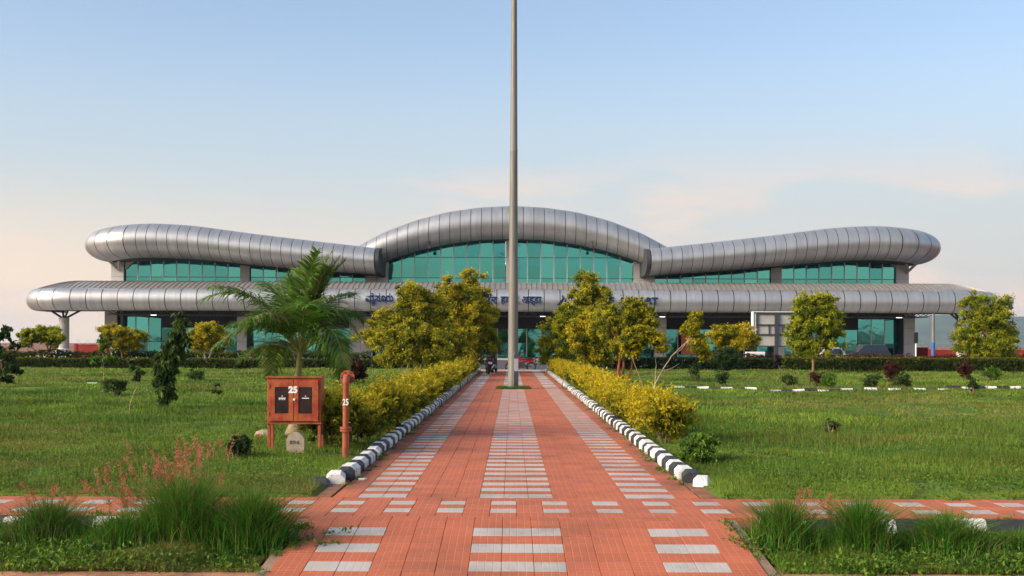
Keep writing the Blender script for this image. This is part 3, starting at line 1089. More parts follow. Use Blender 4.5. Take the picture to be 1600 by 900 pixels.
# --- canopy end columns
for s in (-1, 1):
    x = s * 50.75
    c = MB().lathe([(0.56, 0), (0.56, 4.35), (0.50, 4.42)], 20, (x, 128.2, 0))
    co = tb(c, 'column', M['concrete'], smooth=True)
    tb(MB().lathe([(0.60, 0), (0.60, 0.9), (0.58, 0.92)], 20, (x, 128.2, 0)), 'column_base', M['white'], smooth=True)
    for dx, dy in ((-1.7, -0.5), (-0.5, 0.8), (0.8, -0.7), (2.0, 0.6)):
        tb(MB().tube([(x + 0.1 * dx, 128.2, 4.35), (x + dx, 128.2 + dy, 5.45)], 0.12, 8), 'strut', M['metal_dark'], smooth=True)


# --- lettering on the fascia
def text_mesh(body, height, extrude, m, offset=0.0, width=None, align='LEFT'):
    cu = bpy.data.curves.new('lettering', 'FONT')
    cu.body = body
    cu.size = height
    cu.extrude = extrude
    cu.offset = offset
    cu.align_x = align
    o = bpy.data.objects.new('lettering', cu)
    COL.objects.link(o)
    dg = bpy.context.evaluated_depsgraph_get()
    me = bpy.data.meshes.new_from_object(o.evaluated_get(dg))
    bpy.data.objects.remove(o)
    bpy.data.curves.remove(cu)
    n = len(me.vertices)
    co = np.empty(n * 3, dtype=np.float32)
    me.vertices.foreach_get('co', co)
    co = co.reshape(-1, 3)
    mn, mx = co.min(0), co.max(0)
    if width:
        co[:, 0] = (co[:, 0] - mn[0]) * width / max(1e-6, mx[0] - mn[0])
    me.vertices.foreach_set('co', co.ravel())
    me.materials.clear(); me.materials.append(m)
    me.update()
    return me


def fascia_text(body, px0, px1, py_base, size_px, name, off=0.022):
    d = 123.93
    p0, p1 = PX(px0, py_base, d), PX(px1, py_base, d)
    me = text_mesh(body, size_px * d / F, 0.05, M['letter'], off, p1.x - p0.x)
    o = link(name, me, term)
    o.rotation_euler = (math.radians(90), 0, 0)
    o.location = (p0.x, d - 134.5, p0.z)
    return o


fascia_text('ಮೈಸೂರು', 571, 614, 471, 16.5, 'kannada_lettering')
fascia_text('ವಿಮಾನ', 620, 664, 471, 16.5, 'kannada_lettering')
fascia_text('ನಿಲ್ದಾಣ', 672, 715, 471, 16.5, 'kannada_lettering')
fascia_text('मैसूर', 737, 777, 473.8, 16.5, 'hindi_lettering')
fascia_text('हवाई', 782, 810, 473.8, 16.5, 'hindi_lettering')
fascia_text('अड्डा', 815, 846, 473.8, 16.5, 'hindi_lettering')
fascia_text('MYSORE', 898, 960, 474.5, 14.5, 'english_lettering', 0.045)
fascia_text('AIRPORT', 966, 1028, 475, 14.5, 'english_lettering', 0.045)
d = 123.93
lg = MB()
for q in ([(870, 477), (879, 466), (880, 468), (874, 477)], [(877, 475), (879, 464), (881, 464), (881, 475)], [(882, 475), (882, 465), (887, 472), (890, 477), (886, 473), (885, 476)], [(877.5, 463), (878.7, 460.5), (880, 463), (878.7, 464)]):
    lg.prism([(PX(a_, b2, d).x, PX(a_, b2, d).z) for a_, b2 in q], 1, d - 0.05, d + 0.15)
tb(lg, 'logo', M['letter'])

# ------------------------------------------------------------------ vegetation tools
def unit(v):
    return v / np.maximum(np.linalg.norm(v, axis=1, keepdims=True), 1e-9)


def leaf_quads(C, L_, W_, droop, r, updir=None):
    """diamond leaves: C centres (n,3); L_, W_ arrays; droop 0..1 pulls the blade axis down"""
    n = len(C)
    ax = unit(r.normal(size=(n, 3)))
    if updir is not None:
        ax = unit(ax + updir)
    ax[:, 2] -= droop
    ax = unit(ax)
    nr = unit(r.normal(size=(n, 3)) + np.array([0, 0, 0.8]))
    sd = unit(np.cross(ax, nr))
    nn = np.cross(sd, ax)
    L_ = np.broadcast_to(L_, (n,))[:, None]; W_ = np.broadcast_to(W_, (n,))[:, None]
    p0 = C - ax * L_ * 0.5
    p1 = C + sd * W_ * 0.5 + nn * W_ * 0.15
    p2 = C + ax * L_ * 0.5 - nn * L_ * 0.08
    p3 = C - sd * W_ * 0.5 + nn * W_ * 0.15
    V = np.stack([p0, p1, p2, p3], 1).reshape(-1, 3)
    Fc = np.arange(n * 4).reshape(n, 4)
    return V, Fc


PAL = {
    'gold': ((0.050, 0.095, 0.008), (0.25, 0.248, 0.010), (0.60, 0.455, 0.012)),
    'olive': ((0.042, 0.078, 0.009), (0.200, 0.215, 0.012), (0.50, 0.430, 0.020)),
    'lime': ((0.046, 0.095, 0.010), (0.195, 0.242, 0.012), (0.47, 0.435, 0.016)),
    'hedge': ((0.022, 0.045, 0.008), (0.070, 0.095, 0.010), (0.26, 0.22, 0.012)),
    'dark': ((0.014, 0.032, 0.010), (0.028, 0.060, 0.014), (0.065, 0.110, 0.022)),
    'sapling': ((0.018, 0.040, 0.011), (0.050, 0.095, 0.018), (0.130, 0.180, 0.030)),
    'green': ((0.035, 0.085, 0.010), (0.090, 0.180, 0.016), (0.18, 0.28, 0.026)),
    'maroon': ((0.030, 0.012, 0.010), (0.080, 0.022, 0.016), (0.13, 0.050, 0.025)),
}


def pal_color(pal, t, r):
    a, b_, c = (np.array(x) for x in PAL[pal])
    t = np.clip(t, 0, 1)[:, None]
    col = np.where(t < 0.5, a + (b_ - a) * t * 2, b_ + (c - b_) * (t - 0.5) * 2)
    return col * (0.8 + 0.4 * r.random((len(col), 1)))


def crown_mesh(name, blobs, n_clump, per, clump_r, leaf, pal, seed, droop=0.15, aspect=0.45, fill=0.35, tshift=0.0, hollow=0.55, shoots=0):
    """blobs: (cx,cy,cz,rx,ry,rz). Clumps scatter through the outer volume of the blobs, leaves round each clump."""
    r = np.random.default_rng(seed)
    B = np.array(blobs)
    w = (B[:, 3] * B[:, 4] * B[:, 5]) ** (2 / 3)
    bi = r.choice(len(B), n_clump, p=w / w.sum())
    dirs = unit(r.normal(size=(n_clump, 3)) + np.array([0, 0, 0.25]))
    rad = np.where(r.random(n_clump) < fill, r.uniform(0.15, hollow + 0.1, n_clump), r.uniform(hollow, 1.06, n_clump))
    cc = B[bi, :3] + dirs * rad[:, None] * B[bi, 3:]
    csz = clump_r * r.uniform(0.55, 1.35, n_clump)
    ct = r.normal(0, 0.21, n_clump)
    k = np.repeat(np.arange(n_clump), per)
    off = r.normal(size=(len(k), 3))
    off *= (np.abs(r.normal(0.75, 0.35, len(k))) / np.maximum(np.linalg.norm(off, axis=1), 1e-6))[:, None]
    C = cc[k] + off * csz[k][:, None] * np.array([1, 1, 0.75])
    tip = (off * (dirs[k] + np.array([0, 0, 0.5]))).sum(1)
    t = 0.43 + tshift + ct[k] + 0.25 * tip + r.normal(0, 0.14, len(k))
    if shoots:
        si = r.choice(len(B), shoots)
        sdir = unit(r.normal(size=(shoots, 3)) * np.array([1, 1, 0.5]) + np.array([0, 0, 0.8]))
        s0 = B[si, :3] + sdir * B[si, 3:] * 0.9
        ln = r.uniform(0.10, 0.26, shoots)
        m = 14
        tt = np.tile(np.linspace(0, 1, m), shoots)
        kk = np.repeat(np.arange(shoots), m)
        C2 = s0[kk] + (sdir[kk] + np.array([0, 0, 0.35])) * (ln[kk] * tt)[:, None] + r.normal(0, 0.014, (len(kk), 3))
        C = np.concatenate([C, C2]); off = np.concatenate([off, sdir[kk]])
        t = np.concatenate([t, np.clip(0.62 + 0.3 * tt + r.normal(0, 0.1, len(tt)) + tshift, 0, 1)])
    L_ = leaf * r.uniform(0.6, 1.4, len(C))
    V, Fc = leaf_quads(C, L_, L_ * aspect, droop, r, off * 0.7)
    col = np.repeat(pal_color(pal, t, r), 4, axis=0)
    return np_mesh(name, V, Fc, M['leaf'], col=col)


def px_blobs(bl, d, ry=None, seed=0):
    r = np.random.default_rng(seed + 977)
    out = []
    for (x, y, rx, rz) in bl:
        p = PX(x, y, d)
        k = d / F
        rr = max(rx, 0.7 * rz) * k
        out.append((p.x, p.y + r.uniform(-0.25, 0.25) * rr, p.z, rx * k, rr * 0.95, rz * k))
    return out


def px_tree(name, base, d, trunks, bl, label, group=None, pal='gold', n_clump=120, per=60, clump_r=None, leaf=0.11, bark='bark', seed=0,
            r0=0.07, droop=0.15, aspect=0.45, cat='tree', tshift=0.0, fill=0.35, jit=0.06):
    """trunks: polylines in photograph pixels, drawn at distance d"""
    b = PX(base[0], base[1], d)
    b.z = float(lawn_h(b.x, b.y)) if d < 69 else -0.24
    root = empty(name, b, label, cat, group)
    r = np.random.default_rng(seed)
    tm = MB()
    blobs = px_blobs(bl, d, seed=seed)
    ends = []
    for ti, tr in enumerate(trunks):
        pts = [PX(x, y, d) for x, y in tr]
        if ti == 0 or tr[0] == base:
            pts[0].z = b.z - 0.12
        yo = r.uniform(-1, 1) * 0.004 * d
        pts = [p + Vector((0, yo * i, 0)) for i, p in enumerate(pts)]
        fine = []
        for i in range(len(pts) - 1):
            for q in range(3):
                t = q / 3
                fine.append(pts[i].lerp(pts[i + 1], t) + Vector((r.normal(0, jit * r0 * 4), r.normal(0, jit * r0 * 4), 0)) * (1 if i + q > 0 else 0))
        fine.append(pts[-1])
        rr = r0 * (1.0 if ti == 0 else 0.72)
        tm.tube([p - b for p in fine], [rr * (1.25 if i == 0 else 1.0) * (1 - 0.6 * i / (len(fine) - 1)) for i in range(len(fine))], 7)
        ends.append((fine[-1], fine[len(fine) // 2], rr))
    for q, bb in enumerate(blobs):       # limbs into every part of the crown
        c = Vector(bb[:3])
        e, mid, rr = min(ends, key=lambda t: (t[0] - c).length)
        st = mid.lerp(e, 0.75)
        for kx in range(2):
            tgt = c + Vector((r.normal(0, 0.35) * bb[3], r.normal(0, 0.35) * bb[4], r.uniform(0.0, 0.5) * bb[5]))
            m_ = st.lerp(tgt, 0.5) + Vector((r.normal(0, 0.08), r.normal(0, 0.08), 0.05)) * bb[3]
            tm.tube([st - b, m_ - b, tgt - b], [rr * 0.5, rr * 0.32, rr * 0.12], 5, False)
    tm.build('trunk', M[bark], root, smooth=True)
    bl2 = [(q[0] - b.x, q[1] - b.y, q[2] - b.z, q[3], q[4], q[5]) for q in blobs]
    cr = clump_r or 0.20 * float(np.mean([q[3] for q in bl2])) + 0.08
    if clump_r is None:
        bl2 = [(q[0], q[1], q[2], q[3] * 1.2, q[4] * 1.2, q[5] * 1.2) for q in bl2]
        n_clump = int(n_clump * 1.45); per = int(per * 1.5); leaf = leaf * 1.12
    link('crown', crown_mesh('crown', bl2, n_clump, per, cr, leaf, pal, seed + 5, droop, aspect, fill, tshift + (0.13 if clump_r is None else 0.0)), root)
    return root


GP = 'golden trees beside the paved path'
# left cluster
px_tree('tree', (630, 598), 48, [[(630, 598), (628, 572), (620, 545)], [(631, 598), (638, 570), (652, 545)], [(633, 590), (652, 570), (682, 556)]],
        [(612, 540, 24, 27), (632, 522, 26, 18), (655, 530, 32, 24), (682, 543, 24, 20), (600, 560, 14, 12), (640, 555, 24, 14), (610, 562, 16, 11), (668, 560, 18, 11)],
        'low forked olive-yellow tree, first of the clump on the red cabinet side of the path', GP, 'olive', 190, 62, leaf=0.10, bark='bark_pale', seed=21, r0=0.06)
px_tree('tree', (655, 592), 54, [[(655, 592), (645, 560), (622, 520)], [(655, 592), (662, 555), (668, 500)]],
        [(585, 530, 26, 13), (602, 512, 26, 18), (628, 492, 30, 22), (658, 476, 32, 22), (640, 456, 20, 11), (672, 500, 30, 22)],
        'wide olive-gold tree whose left side droops in a flat lobe below the Kannada lettering', GP, 'olive', 210, 62, leaf=0.11, seed=22, r0=0.08, tshift=0.03)
px_tree('tree', (682, 588), 57, [[(682, 588), (683, 560), (690, 520)], [(690, 586), (697, 555), (702, 520)]],
        [(690, 515, 30, 26), (668, 530, 22, 18), (710, 540, 24, 22), (700, 560, 20, 12), (672, 552, 20, 14), (722, 558, 16, 12)],
        'bushy twin-stemmed tree in the middle of the clump behind the forked low tree', GP, 'olive', 150, 60, leaf=0.11, seed=23, r0=0.09)
px_tree('tree', (712, 583), 61, [[(712, 583), (711, 545), (716, 480)], [(711, 560), (722, 520), (736, 455)]],
        [(700, 458, 20, 12), (718, 462, 30, 26), (736, 440, 18, 17), (743, 470, 20, 24), (690, 480, 24, 20), (735, 500, 30, 28), (712, 510, 26, 24), (722, 535, 22, 18)],
        'tallest golden tree on the red cabinet side, its top reaching the teal glass', GP, 'gold', 200, 62, leaf=0.12, bark='bark', seed=24, r0=0.10)
px_tree('tree', (745, 581), 63, [[(745, 581), (746, 555), (750, 520)], [(733, 581), (735, 555), (738, 530)]],
        [(752, 505, 24, 32), (765, 535, 14, 24), (740, 540, 22, 24), (755, 478, 16, 14), (725, 555, 16, 16)],
        'upright yellow-green tree overhanging the parked black motorcycles', GP, 'lime', 180, 62, leaf=0.12, seed=25, r0=0.08)
# right cluster
px_tree('tree', (893, 582), 63, [[(893, 582), (890, 555), (880, 520)], [(905, 582), (906, 555), (902, 530)]],
        [(866, 530, 19, 30), (880, 505, 20, 22), (898, 540, 20, 26), (852, 548, 10, 18), (893, 490, 16, 14), (880, 550, 20, 14)],
        'rounded yellow-green tree opposite the motorcycles, beside the yellow hedge', GP, 'lime', 180, 62, leaf=0.12, seed=26, r0=0.08)
px_tree('tree', (918, 581), 65, [[(918, 581), (919, 530), (918, 460)]],
        [(917, 440, 18, 13), (926, 458, 26, 14), (906, 466, 18, 12), (930, 478, 24, 14), (915, 492, 22, 16)],
        'tall thin dark-gold tree rising in front of the AIRPORT lettering', GP, 'olive', 140, 58, leaf=0.12, seed=27, r0=0.09, tshift=0.05)
px_tree('tree', (943, 594), 54, [[(943, 594), (942, 565), (938, 525)], [(930, 592), (922, 570), (905, 550)]],
        [(928, 508, 28, 22), (948, 535, 26, 28), (915, 542, 22, 26), (938, 488, 20, 12), (960, 515, 18, 20), (930, 560, 22, 10), (902, 520, 18, 22)],
        'broad bright golden tree in the middle of the clump below the MYSORE lettering', GP, 'gold', 210, 62, leaf=0.11, bark='bark_pale', seed=28, r0=0.07)
px_tree('tree', (966, 604), 45, [[(966, 604), (966, 575), (972, 530)], [(978, 604), (987, 575), (984, 530)], [(972, 595), (975, 560), (1000, 510)]],
        [(975, 500, 24, 22), (1000, 488, 20, 19), (988, 474, 14, 10), (1012, 505, 17, 18), (965, 528, 20, 22), (995, 520, 20, 20), (1015, 530, 15, 14), (970, 548, 16, 10), (945, 500, 16, 20)],
        'reddish-trunked olive tree standing by the end of the lawn kerb line', GP, 'olive', 190, 60, leaf=0.10, bark='rust', seed=29, r0=0.075, tshift=0.02)
px_tree('tree', (1023, 628), 31, [[(1023, 628), (1023, 600), (1034, 578), (1048, 556), (1064, 540), (1078, 528)], [(1023, 628), (1008, 612), (996, 582), (986, 556)],
                                 [(1023, 605), (1026, 570), (1024, 545)], [(1034, 580), (1050, 576), (1064, 568)], [(1050, 556), (1066, 545), (1082, 520), (1086, 505)]],
        [(984, 532, 20, 18), (1003, 524, 17, 16), (990, 550, 14, 9), (1027, 531, 14, 9), (1080, 515, 16, 13), (1087, 498, 11, 10), (1090, 540, 16, 16), (1104, 555, 9, 7), (1035, 545, 9, 6)],
        'spindly bare-branched pale tree with small golden leaf tufts beside the path', 'trees on the lawn', 'gold', 320, 62, leaf=0.085, bark='bark_pale', seed=30, r0=0.021, clump_r=0.095, jit=0.03, tshift=0.05)
# standalone trees along the back of the lawns
GB = 'small golden trees along the back hedge'
px_tree('tree', (68, 578), 72, [[(68, 578), (69, 562), (74, 548)], [(68, 566), (60, 550), (50, 540)]],
        [(48, 527, 16, 11), (68, 524, 20, 12), (88, 530, 14, 15), (38, 536, 8, 7)], 'flat-topped yellow-green tree in front of the round canopy column', GB, 'lime', 130, 60, leaf=0.12, seed=31, r0=0.08)
px_tree('tree', (195, 578), 72, [[(195, 578), (194, 562), (192, 545)], [(195, 566), (206, 550), (214, 540)]],
        [(170, 519, 13, 11), (190, 527, 22, 14), (212, 531, 17, 12), (165, 535, 8, 8), (200, 542, 18, 8)], 'lopsided golden tree before the end pier of the terminal', GB, 'gold', 130, 60, leaf=0.12, seed=32, r0=0.08)
px_tree('tree', (322, 577), 69.5, [[(322, 577), (321, 560), (318, 545)], [(322, 568), (330, 553), (338, 540)]],
        [(324, 521, 22, 14), (308, 534, 15, 12), (342, 531, 15, 15), (325, 540, 22, 9)], 'neat round bright yellow tree between the dark sapling and the palm', GB, 'gold', 130, 62, leaf=0.12, seed=33, r0=0.09, bark='bark_pale', tshift=0.08)
px_tree('tree', (1145, 577), 69, [[(1145, 577), (1145, 555), (1142, 540)], [(1145, 565), (1155, 548), (1166, 538)]],
        [(1132, 526, 22, 15), (1158, 522, 17, 13), (1172, 532, 13, 12), (1145, 538, 26, 10)], 'round bright yellow tree next to the billboard frame', GB, 'gold', 140, 62, leaf=0.12, seed=34, r0=0.09, tshift=0.08)
px_tree('tree', (1270, 584), 61, [[(1270, 584), (1270, 556), (1266, 520)], [(1270, 560), (1284, 535), (1292, 510)], [(1270, 556), (1258, 535), (1248, 520)]],
        [(1262, 478, 22, 17), (1292, 472, 15, 13), (1276, 500, 32, 24), (1250, 520, 18, 22), (1296, 525, 20, 28), (1262, 545, 20, 14)],
        'full olive-green tree standing alone on the lawn in front of the billboard', 'trees on the lawn', 'lime', 250, 62, leaf=0.115, bark='bark', seed=35, r0=0.085, tshift=-0.04)
px_tree('tree', (1541, 580), 71, [[(1541, 580), (1541, 555), (1538, 515)], [(1541, 565), (1560, 540), (1566, 515)], [(1541, 565), (1522, 545), (1510, 530)]],
        [(1526, 475, 20, 17), (1560, 485, 18, 20), (1540, 510, 36, 26), (1508, 530, 18, 18), (1572, 530, 18, 22), (1540, 545, 36, 14)],
        'wide spreading olive-gold tree hiding the rounded end of the canopy', GB, 'lime', 270, 62, leaf=0.125, bark='bark', seed=36, r0=0.11, tshift=-0.05)

# saplings on the left lawn
px_tree('sapling', (262, 646), 25.9, [[(262, 646), (263, 600), (270, 550), (282, 500)]],
        [(258, 612, 13, 22), (260, 580, 17, 18), (270, 550, 17, 17), (278, 528, 13, 12), (284, 508, 11, 10), (280, 494, 7, 5), (250, 595, 10, 12), (246, 560, 9, 6), (290, 535, 8, 6)],
        'narrow dark green sapling with drooping leaves on the lawn', 'saplings on the lawn', 'sapling', 230, 30, leaf=0.15, bark='bark', seed=41, r0=0.030, droop=1.1, aspect=0.34, clump_r=0.09, fill=0.55)
px_tree('sapling', (202, 651), 24.6, [[(202, 651), (202, 632), (206, 615), (214, 598)]],
        [(213, 590, 7, 6), (208, 575, 6, 5), (218, 582, 6, 4), (203, 566, 5, 4)],
        'thin leaning sapling with a bare whitish stem', 'saplings on the lawn', 'sapling', 26, 12, leaf=0.10, bark='bark_pale', seed=42, r0=0.010, droop=0.7, aspect=0.4, clump_r=0.05, fill=0.5)
px_tree('sapling', (161, 620), 33.5, [[(161, 620), (161, 590), (160, 550)]],
        [(160, 545, 9, 7), (150, 562, 11, 4), (172, 560, 10, 5), (158, 530, 6, 6)],
        'thin light green sapling near the small white marker', 'saplings on the lawn', 'green', 36, 16, leaf=0.12, bark='bark_pale', seed=43, r0=0.012, droop=0.5, aspect=0.4, clump_r=0.07, fill=0.5)
px_tree('sapling', (335, 627), 31, [[(335, 627), (336, 612), (338, 600)]],
        [(338, 601, 5, 4), (334, 611, 5, 3), (342, 612, 5, 3)], 'tiny leafy seedling between the dark sapling and the palm', 'saplings on the lawn', 'sapling', 16, 10, leaf=0.09, bark='bark', seed=44, r0=0.009, droop=0.4, clump_r=0.04, fill=0.5)
px_tree('tree', (-30, 640), 27, [[(-30, 640), (-26, 590), (-16, 555), (0, 530)], [(-26, 590), (-12, 575), (12, 560)], [(-16, 555), (4, 545), (22, 540)]],
        [(2, 525, 16, 7), (16, 541, 14, 6), (8, 560, 18, 6), (-14, 545, 18, 14), (12, 516, 7, 4), (-16, 580, 24, 12), (14, 578, 18, 7), (4, 592, 16, 6)],
        'dark large-leaved tree leaning in over the red boundary wall', 'trees on the lawn', 'dark', 80, 9, leaf=0.17, bark='bark', seed=45, r0=0.035, droop=0.5, aspect=0.42, clump_r=0.10, fill=0.5)


# ------------------------------------------------------------------ shrubs
def shrub(name, loc, blobs, label, group, pal, n_clump, per, clump_r, leaf, seed, cat='shrub', stems=5, droop=0.05, tshift=0.0, aspect=0.42, h=0.5, shoots=0):
    root = empty(name, loc, label, cat, group)
    r = np.random.default_rng(seed)
    sm = MB()
    for i in range(stems):
        a = r.uniform(0, 2 * math.pi)
        bl = blobs[i % len(blobs)]
        sm.tube([(0.03 * math.cos(a), 0.03 * math.sin(a), -0.08), (bl[0] * 0.5 + 0.1 * math.cos(a), bl[1] * 0.5 + 0.1 * math.sin(a), bl[2] * 0.6),
                 (bl[0] + bl[3] * 0.5 * math.cos(a), bl[1] + bl[4] * 0.5 * math.sin(a), bl[2] + 0.4 * bl[5])], [0.016, 0.011, 0.004], 5)
    sm.build('stem', M['bark'], root)
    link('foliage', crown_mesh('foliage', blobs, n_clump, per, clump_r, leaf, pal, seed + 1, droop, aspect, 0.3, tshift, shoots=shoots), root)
    return root


# golden shrubs in rows along both kerbs
for s in (-1, 1):
    y = 16.2 if s < 0 else 17.6
    i = 0
    while y < 64:
        near = 16.0 / y
        hgt = (0.84 if i == 0 else rng.uniform(0.56, 0.80)) * (0.94 if s < 0 else 0.82)
        wd = rng.uniform(0.37, 0.45) * (0.88 if s > 0 else 1.0) * (1.15 if i == 0 else 1.0)
        x = s * (2.38 + rng.normal(0, 0.06) - (0.06 if s < 0 and i > 2 else 0.0) + (0.12 if i == 0 and s < 0 else 0.0))
        if s > 0 and 42.5 < y < 44.8:
            pal, lab, ts = 'dark', 'dark green shrub breaking the yellow row beside the path', 0.0
        else:
            pal, ts = 'gold', (0.02 if s > 0 else -0.13) + rng.normal(0, 0.07)
            side = 'cabinet' if s < 0 else 'bare-branched tree'
            lab = 'golden-yellow leafy shrub in the row along the %s side of the path' % side
        if i == 0:
            lab = 'bushy golden shrub right beside the rusty hydrant pipe' if s < 0 else 'bright yellow shrub next to the green bush at the kerb end'
        blobs = [(0, 0, hgt * 0.55, wd, wd * 1.1, hgt * 0.46)]
        for q in range(4):
            a = rng.uniform(0, 6.28)
            blobs.append((wd * 0.5 * math.cos(a), wd * 0.5 * math.sin(a), hgt * rng.uniform(0.45, 0.74), wd * 0.5, wd * 0.5, hgt * 0.30))
        nc = int(np.clip(210 * near ** 1.1, 50, 210)); per = int(np.clip(46 * near ** 0.4, 26, 46))
        shrub('shrub', (x, y, float(lawn_h(x, y))), blobs, lab, 'golden shrubs along the %s kerb' % ('cabinet-side' if s < 0 else 'tree-side'), pal, nc, per,
              0.085 + 0.03 * (1 - near), 0.062 + 0.03 * (1 - near), 500 + i * 2 + (s > 0), tshift=ts, aspect=0.4, shoots=int(95 * near ** 0.6) if pal == 'gold' else 0)
        y += rng.uniform(0.86, 1.02) * (1.0 + 0.010 * (y - 16))
        i += 1

# loose shrubs on the lawns
def px_shrub(px_, py_, w, h, label, pal, seed, n=90, per=36, leaf=0.07, cat='shrub', group='shrubs on the lawn', cr=0.10):
    d = CAMH * F / (py_ - HZ - 0.0035 * (px_ - 800))
    p = PX(px_, py_, d)
    k = d / F
    W, H = w * k / 2, h * k
    r = np.random.default_rng(seed)
    bl = [(0, 0, H * 0.5, W * 0.8, W * 0.7, H * 0.46)] + [(W * 0.5 * r.uniform(-1, 1), W * 0.4 * r.uniform(-1, 1), H * r.uniform(0.3, 0.75), W * 0.45, W * 0.45, H * 0.28) for _ in range(4)]
    return shrub('shrub', (p.x, p.y, float(lawn_h(p.x, p.y)) if d < 69 else -0.1), bl, label, group, pal, n, per, cr, leaf, seed, cat)


px_shrub(546, 601, 56, 42, 'rounded dark maroon shrub on the lawn behind the hydrant pipe', 'maroon', 61, 170, 50, 0.09, cr=0.13)
px_shrub(1092, 727, 82, 46, 'bright green leafy bush at the foot of the right kerb end', 'green', 62, 150, 34, 0.055, cr=0.06)
px_shrub(1132, 583, 56, 44, 'dark green bush under the round yellow tree by the billboard', 'dark', 63, 170, 44, 0.11, cr=0.16)
px_shrub(1278, 605, 30, 26, 'small maroon shrub below the lone olive tree', 'maroon', 64, 50, 30, 0.08)
px_shrub(1296, 608, 28, 22, 'small green shrub touching the small maroon one', 'green', 65, 50, 30, 0.08)
px_shrub(1392, 600, 34, 34, 'maroon-topped shrub beside the back hedge', 'maroon', 66, 80, 34, 0.09)
px_shrub(1410, 609, 34, 28, 'loose green shrub in front of the maroon-topped one', 'sapling', 67, 60, 24, 0.09)
px_shrub(1512, 597, 44, 30, 'low maroon shrub under the wide spreading tree', 'maroon', 68, 80, 34, 0.09)
px_shrub(1550, 597, 38, 20, 'bright green tuft of weeds under the wide spreading tree', 'green', 69, 60, 34, 0.09)
px_shrub(1520, 622, 24, 34, 'thin dark weedy shrub breaking the lawn kerb line', 'dark', 70, 34, 16, 0.07)
px_shrub(1362, 609, 40, 24, 'low dark green shrub before the hedge, near the lone olive tree', 'sapling', 79, 50, 20, 0.08)
px_shrub(1088, 597, 30, 28, 'sparse dark seedling bush behind the lawn kerb', 'dark', 71, 36, 18, 0.08)
px_shrub(1125, 605, 34, 26, 'low dark weedy bush astride the lawn kerb', 'dark', 72, 44, 18, 0.08)
px_shrub(1230, 604, 34, 18, 'flat grassy dark green bush behind the lawn kerb', 'sapling', 73, 50, 24, 0.08)
px_shrub(1301, 684, 26, 26, 'small lone green weed on the open lawn', 'sapling', 74, 30, 18, 0.045, cr=0.05)
px_shrub(180, 622, 44, 26, 'grassy green bush near the small white marker', 'sapling', 75, 70, 24, 0.07)
px_shrub(305, 600, 32, 20, 'dark grassy bush beyond the dark sapling', 'sapling', 76, 50, 24, 0.08)
px_shrub(372, 735, 46, 36, 'dark low weed beside the milestone', 'dark', 77, 70, 22, 0.05, cr=0.05)
px_shrub(535, 605, 40, 24, 'sparse grey-green bush beside the maroon shrub', 'sapling', 78, 40, 16, 0.08)


# clipped hedges
def hedge(x0, x1, y0, depth, h, label, pal, seed, n, leaf, tshift=0.0, z=0.0, rag=0.05):
    r = np.random.default_rng(seed)
    root = empty('hedge', ((x0 + x1) / 2, y0, z), label, 'hedge', 'clipped hedges behind the lawns')
    L_ = x1 - x0
    u = r.random(n)
    P = np.stack([r.uniform(-L_ / 2, L_ / 2, n), np.where(u < 0.62, np.abs(r.normal(0, 0.10, n)), r.uniform(0, depth, n)), np.where(u < 0.62, r.random(n) * h, h - np.abs(r.normal(0, 0.06, n)))], 1)
    P[:, 2] += rag * 2 * vnoise(P[:, 0] + x0, P[:, 1], 0.7, seed) + rag * vnoise(P[:, 0], P[:, 1], 0.25, seed + 1)
    P[:, 1] += 0.16 * vnoise(P[:, 0], P[:, 2] * 2, 0.5, seed + 2)
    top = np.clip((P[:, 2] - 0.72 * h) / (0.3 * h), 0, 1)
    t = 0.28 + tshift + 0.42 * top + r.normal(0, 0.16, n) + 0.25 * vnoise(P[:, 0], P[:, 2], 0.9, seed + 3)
    Ls = leaf * r.uniform(0.6, 1.4, n)
    V, Fc = leaf_quads(P, Ls, Ls * 0.5, 0.0, r)
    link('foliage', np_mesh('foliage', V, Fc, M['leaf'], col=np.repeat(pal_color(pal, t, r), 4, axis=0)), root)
    # woody core so the hedge is not see-through
    core = MB()
    nseg = max(2, int(L_ / 1.5))
    for i in range(nseg):
        xa = -L_ / 2 + (i + 0.5) * L_ / nseg
        for q in range(3):
            core.tube([(xa + r.normal(0, 0.2), depth * 0.5, -0.1), (xa + r.normal(0, 0.3), depth * r.uniform(0.2, 0.8), h * 0.85)], [0.03, 0.01], 4)
    core.build('stem', M['bark'], root)
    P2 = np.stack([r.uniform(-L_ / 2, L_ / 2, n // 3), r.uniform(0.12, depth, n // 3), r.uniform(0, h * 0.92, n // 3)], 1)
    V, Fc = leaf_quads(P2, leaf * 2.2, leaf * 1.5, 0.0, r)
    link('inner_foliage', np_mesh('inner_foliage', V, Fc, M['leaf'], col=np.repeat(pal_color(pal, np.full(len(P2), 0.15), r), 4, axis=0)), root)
    return root


hedge(-44, -8.6, 67.3, 0.8, 0.66, 'long low clipped hedge behind the lawn on the palm side', 'hedge', 81, 15000, 0.11)
hedge(-40, -9.0, 72.0, 1.0, 1.12, 'taller brownish-green hedge behind the low clipped one on the palm side', 'hedge', 82, 12000, 0.13, -0.10, -0.1, 0.14)
hedge(3.6, 15.5, 67.0, 0.9, 0.82, 'dark clipped hedge behind the golden trees opposite the palm', 'dark', 83, 8000, 0.11)
hedge(15.5, 44, 64.8, 0.9, 0.88, 'long clipped hedge with yellow tips behind the lone olive tree', 'hedge', 84, 16000, 0.11, 0.06)
hedge(12, 46, 71.0, 0.8, 1.06, 'dark maroon hedge behind the yellow-tipped one', 'maroon', 85, 9000, 0.13, 0.0, -0.1, 0.14)
hedge(-8.4, -2.9, 67.3, 0.8, 0.70, 'short clipped hedge between the tall golden trees and the path end', 'hedge', 86, 4000, 0.11)


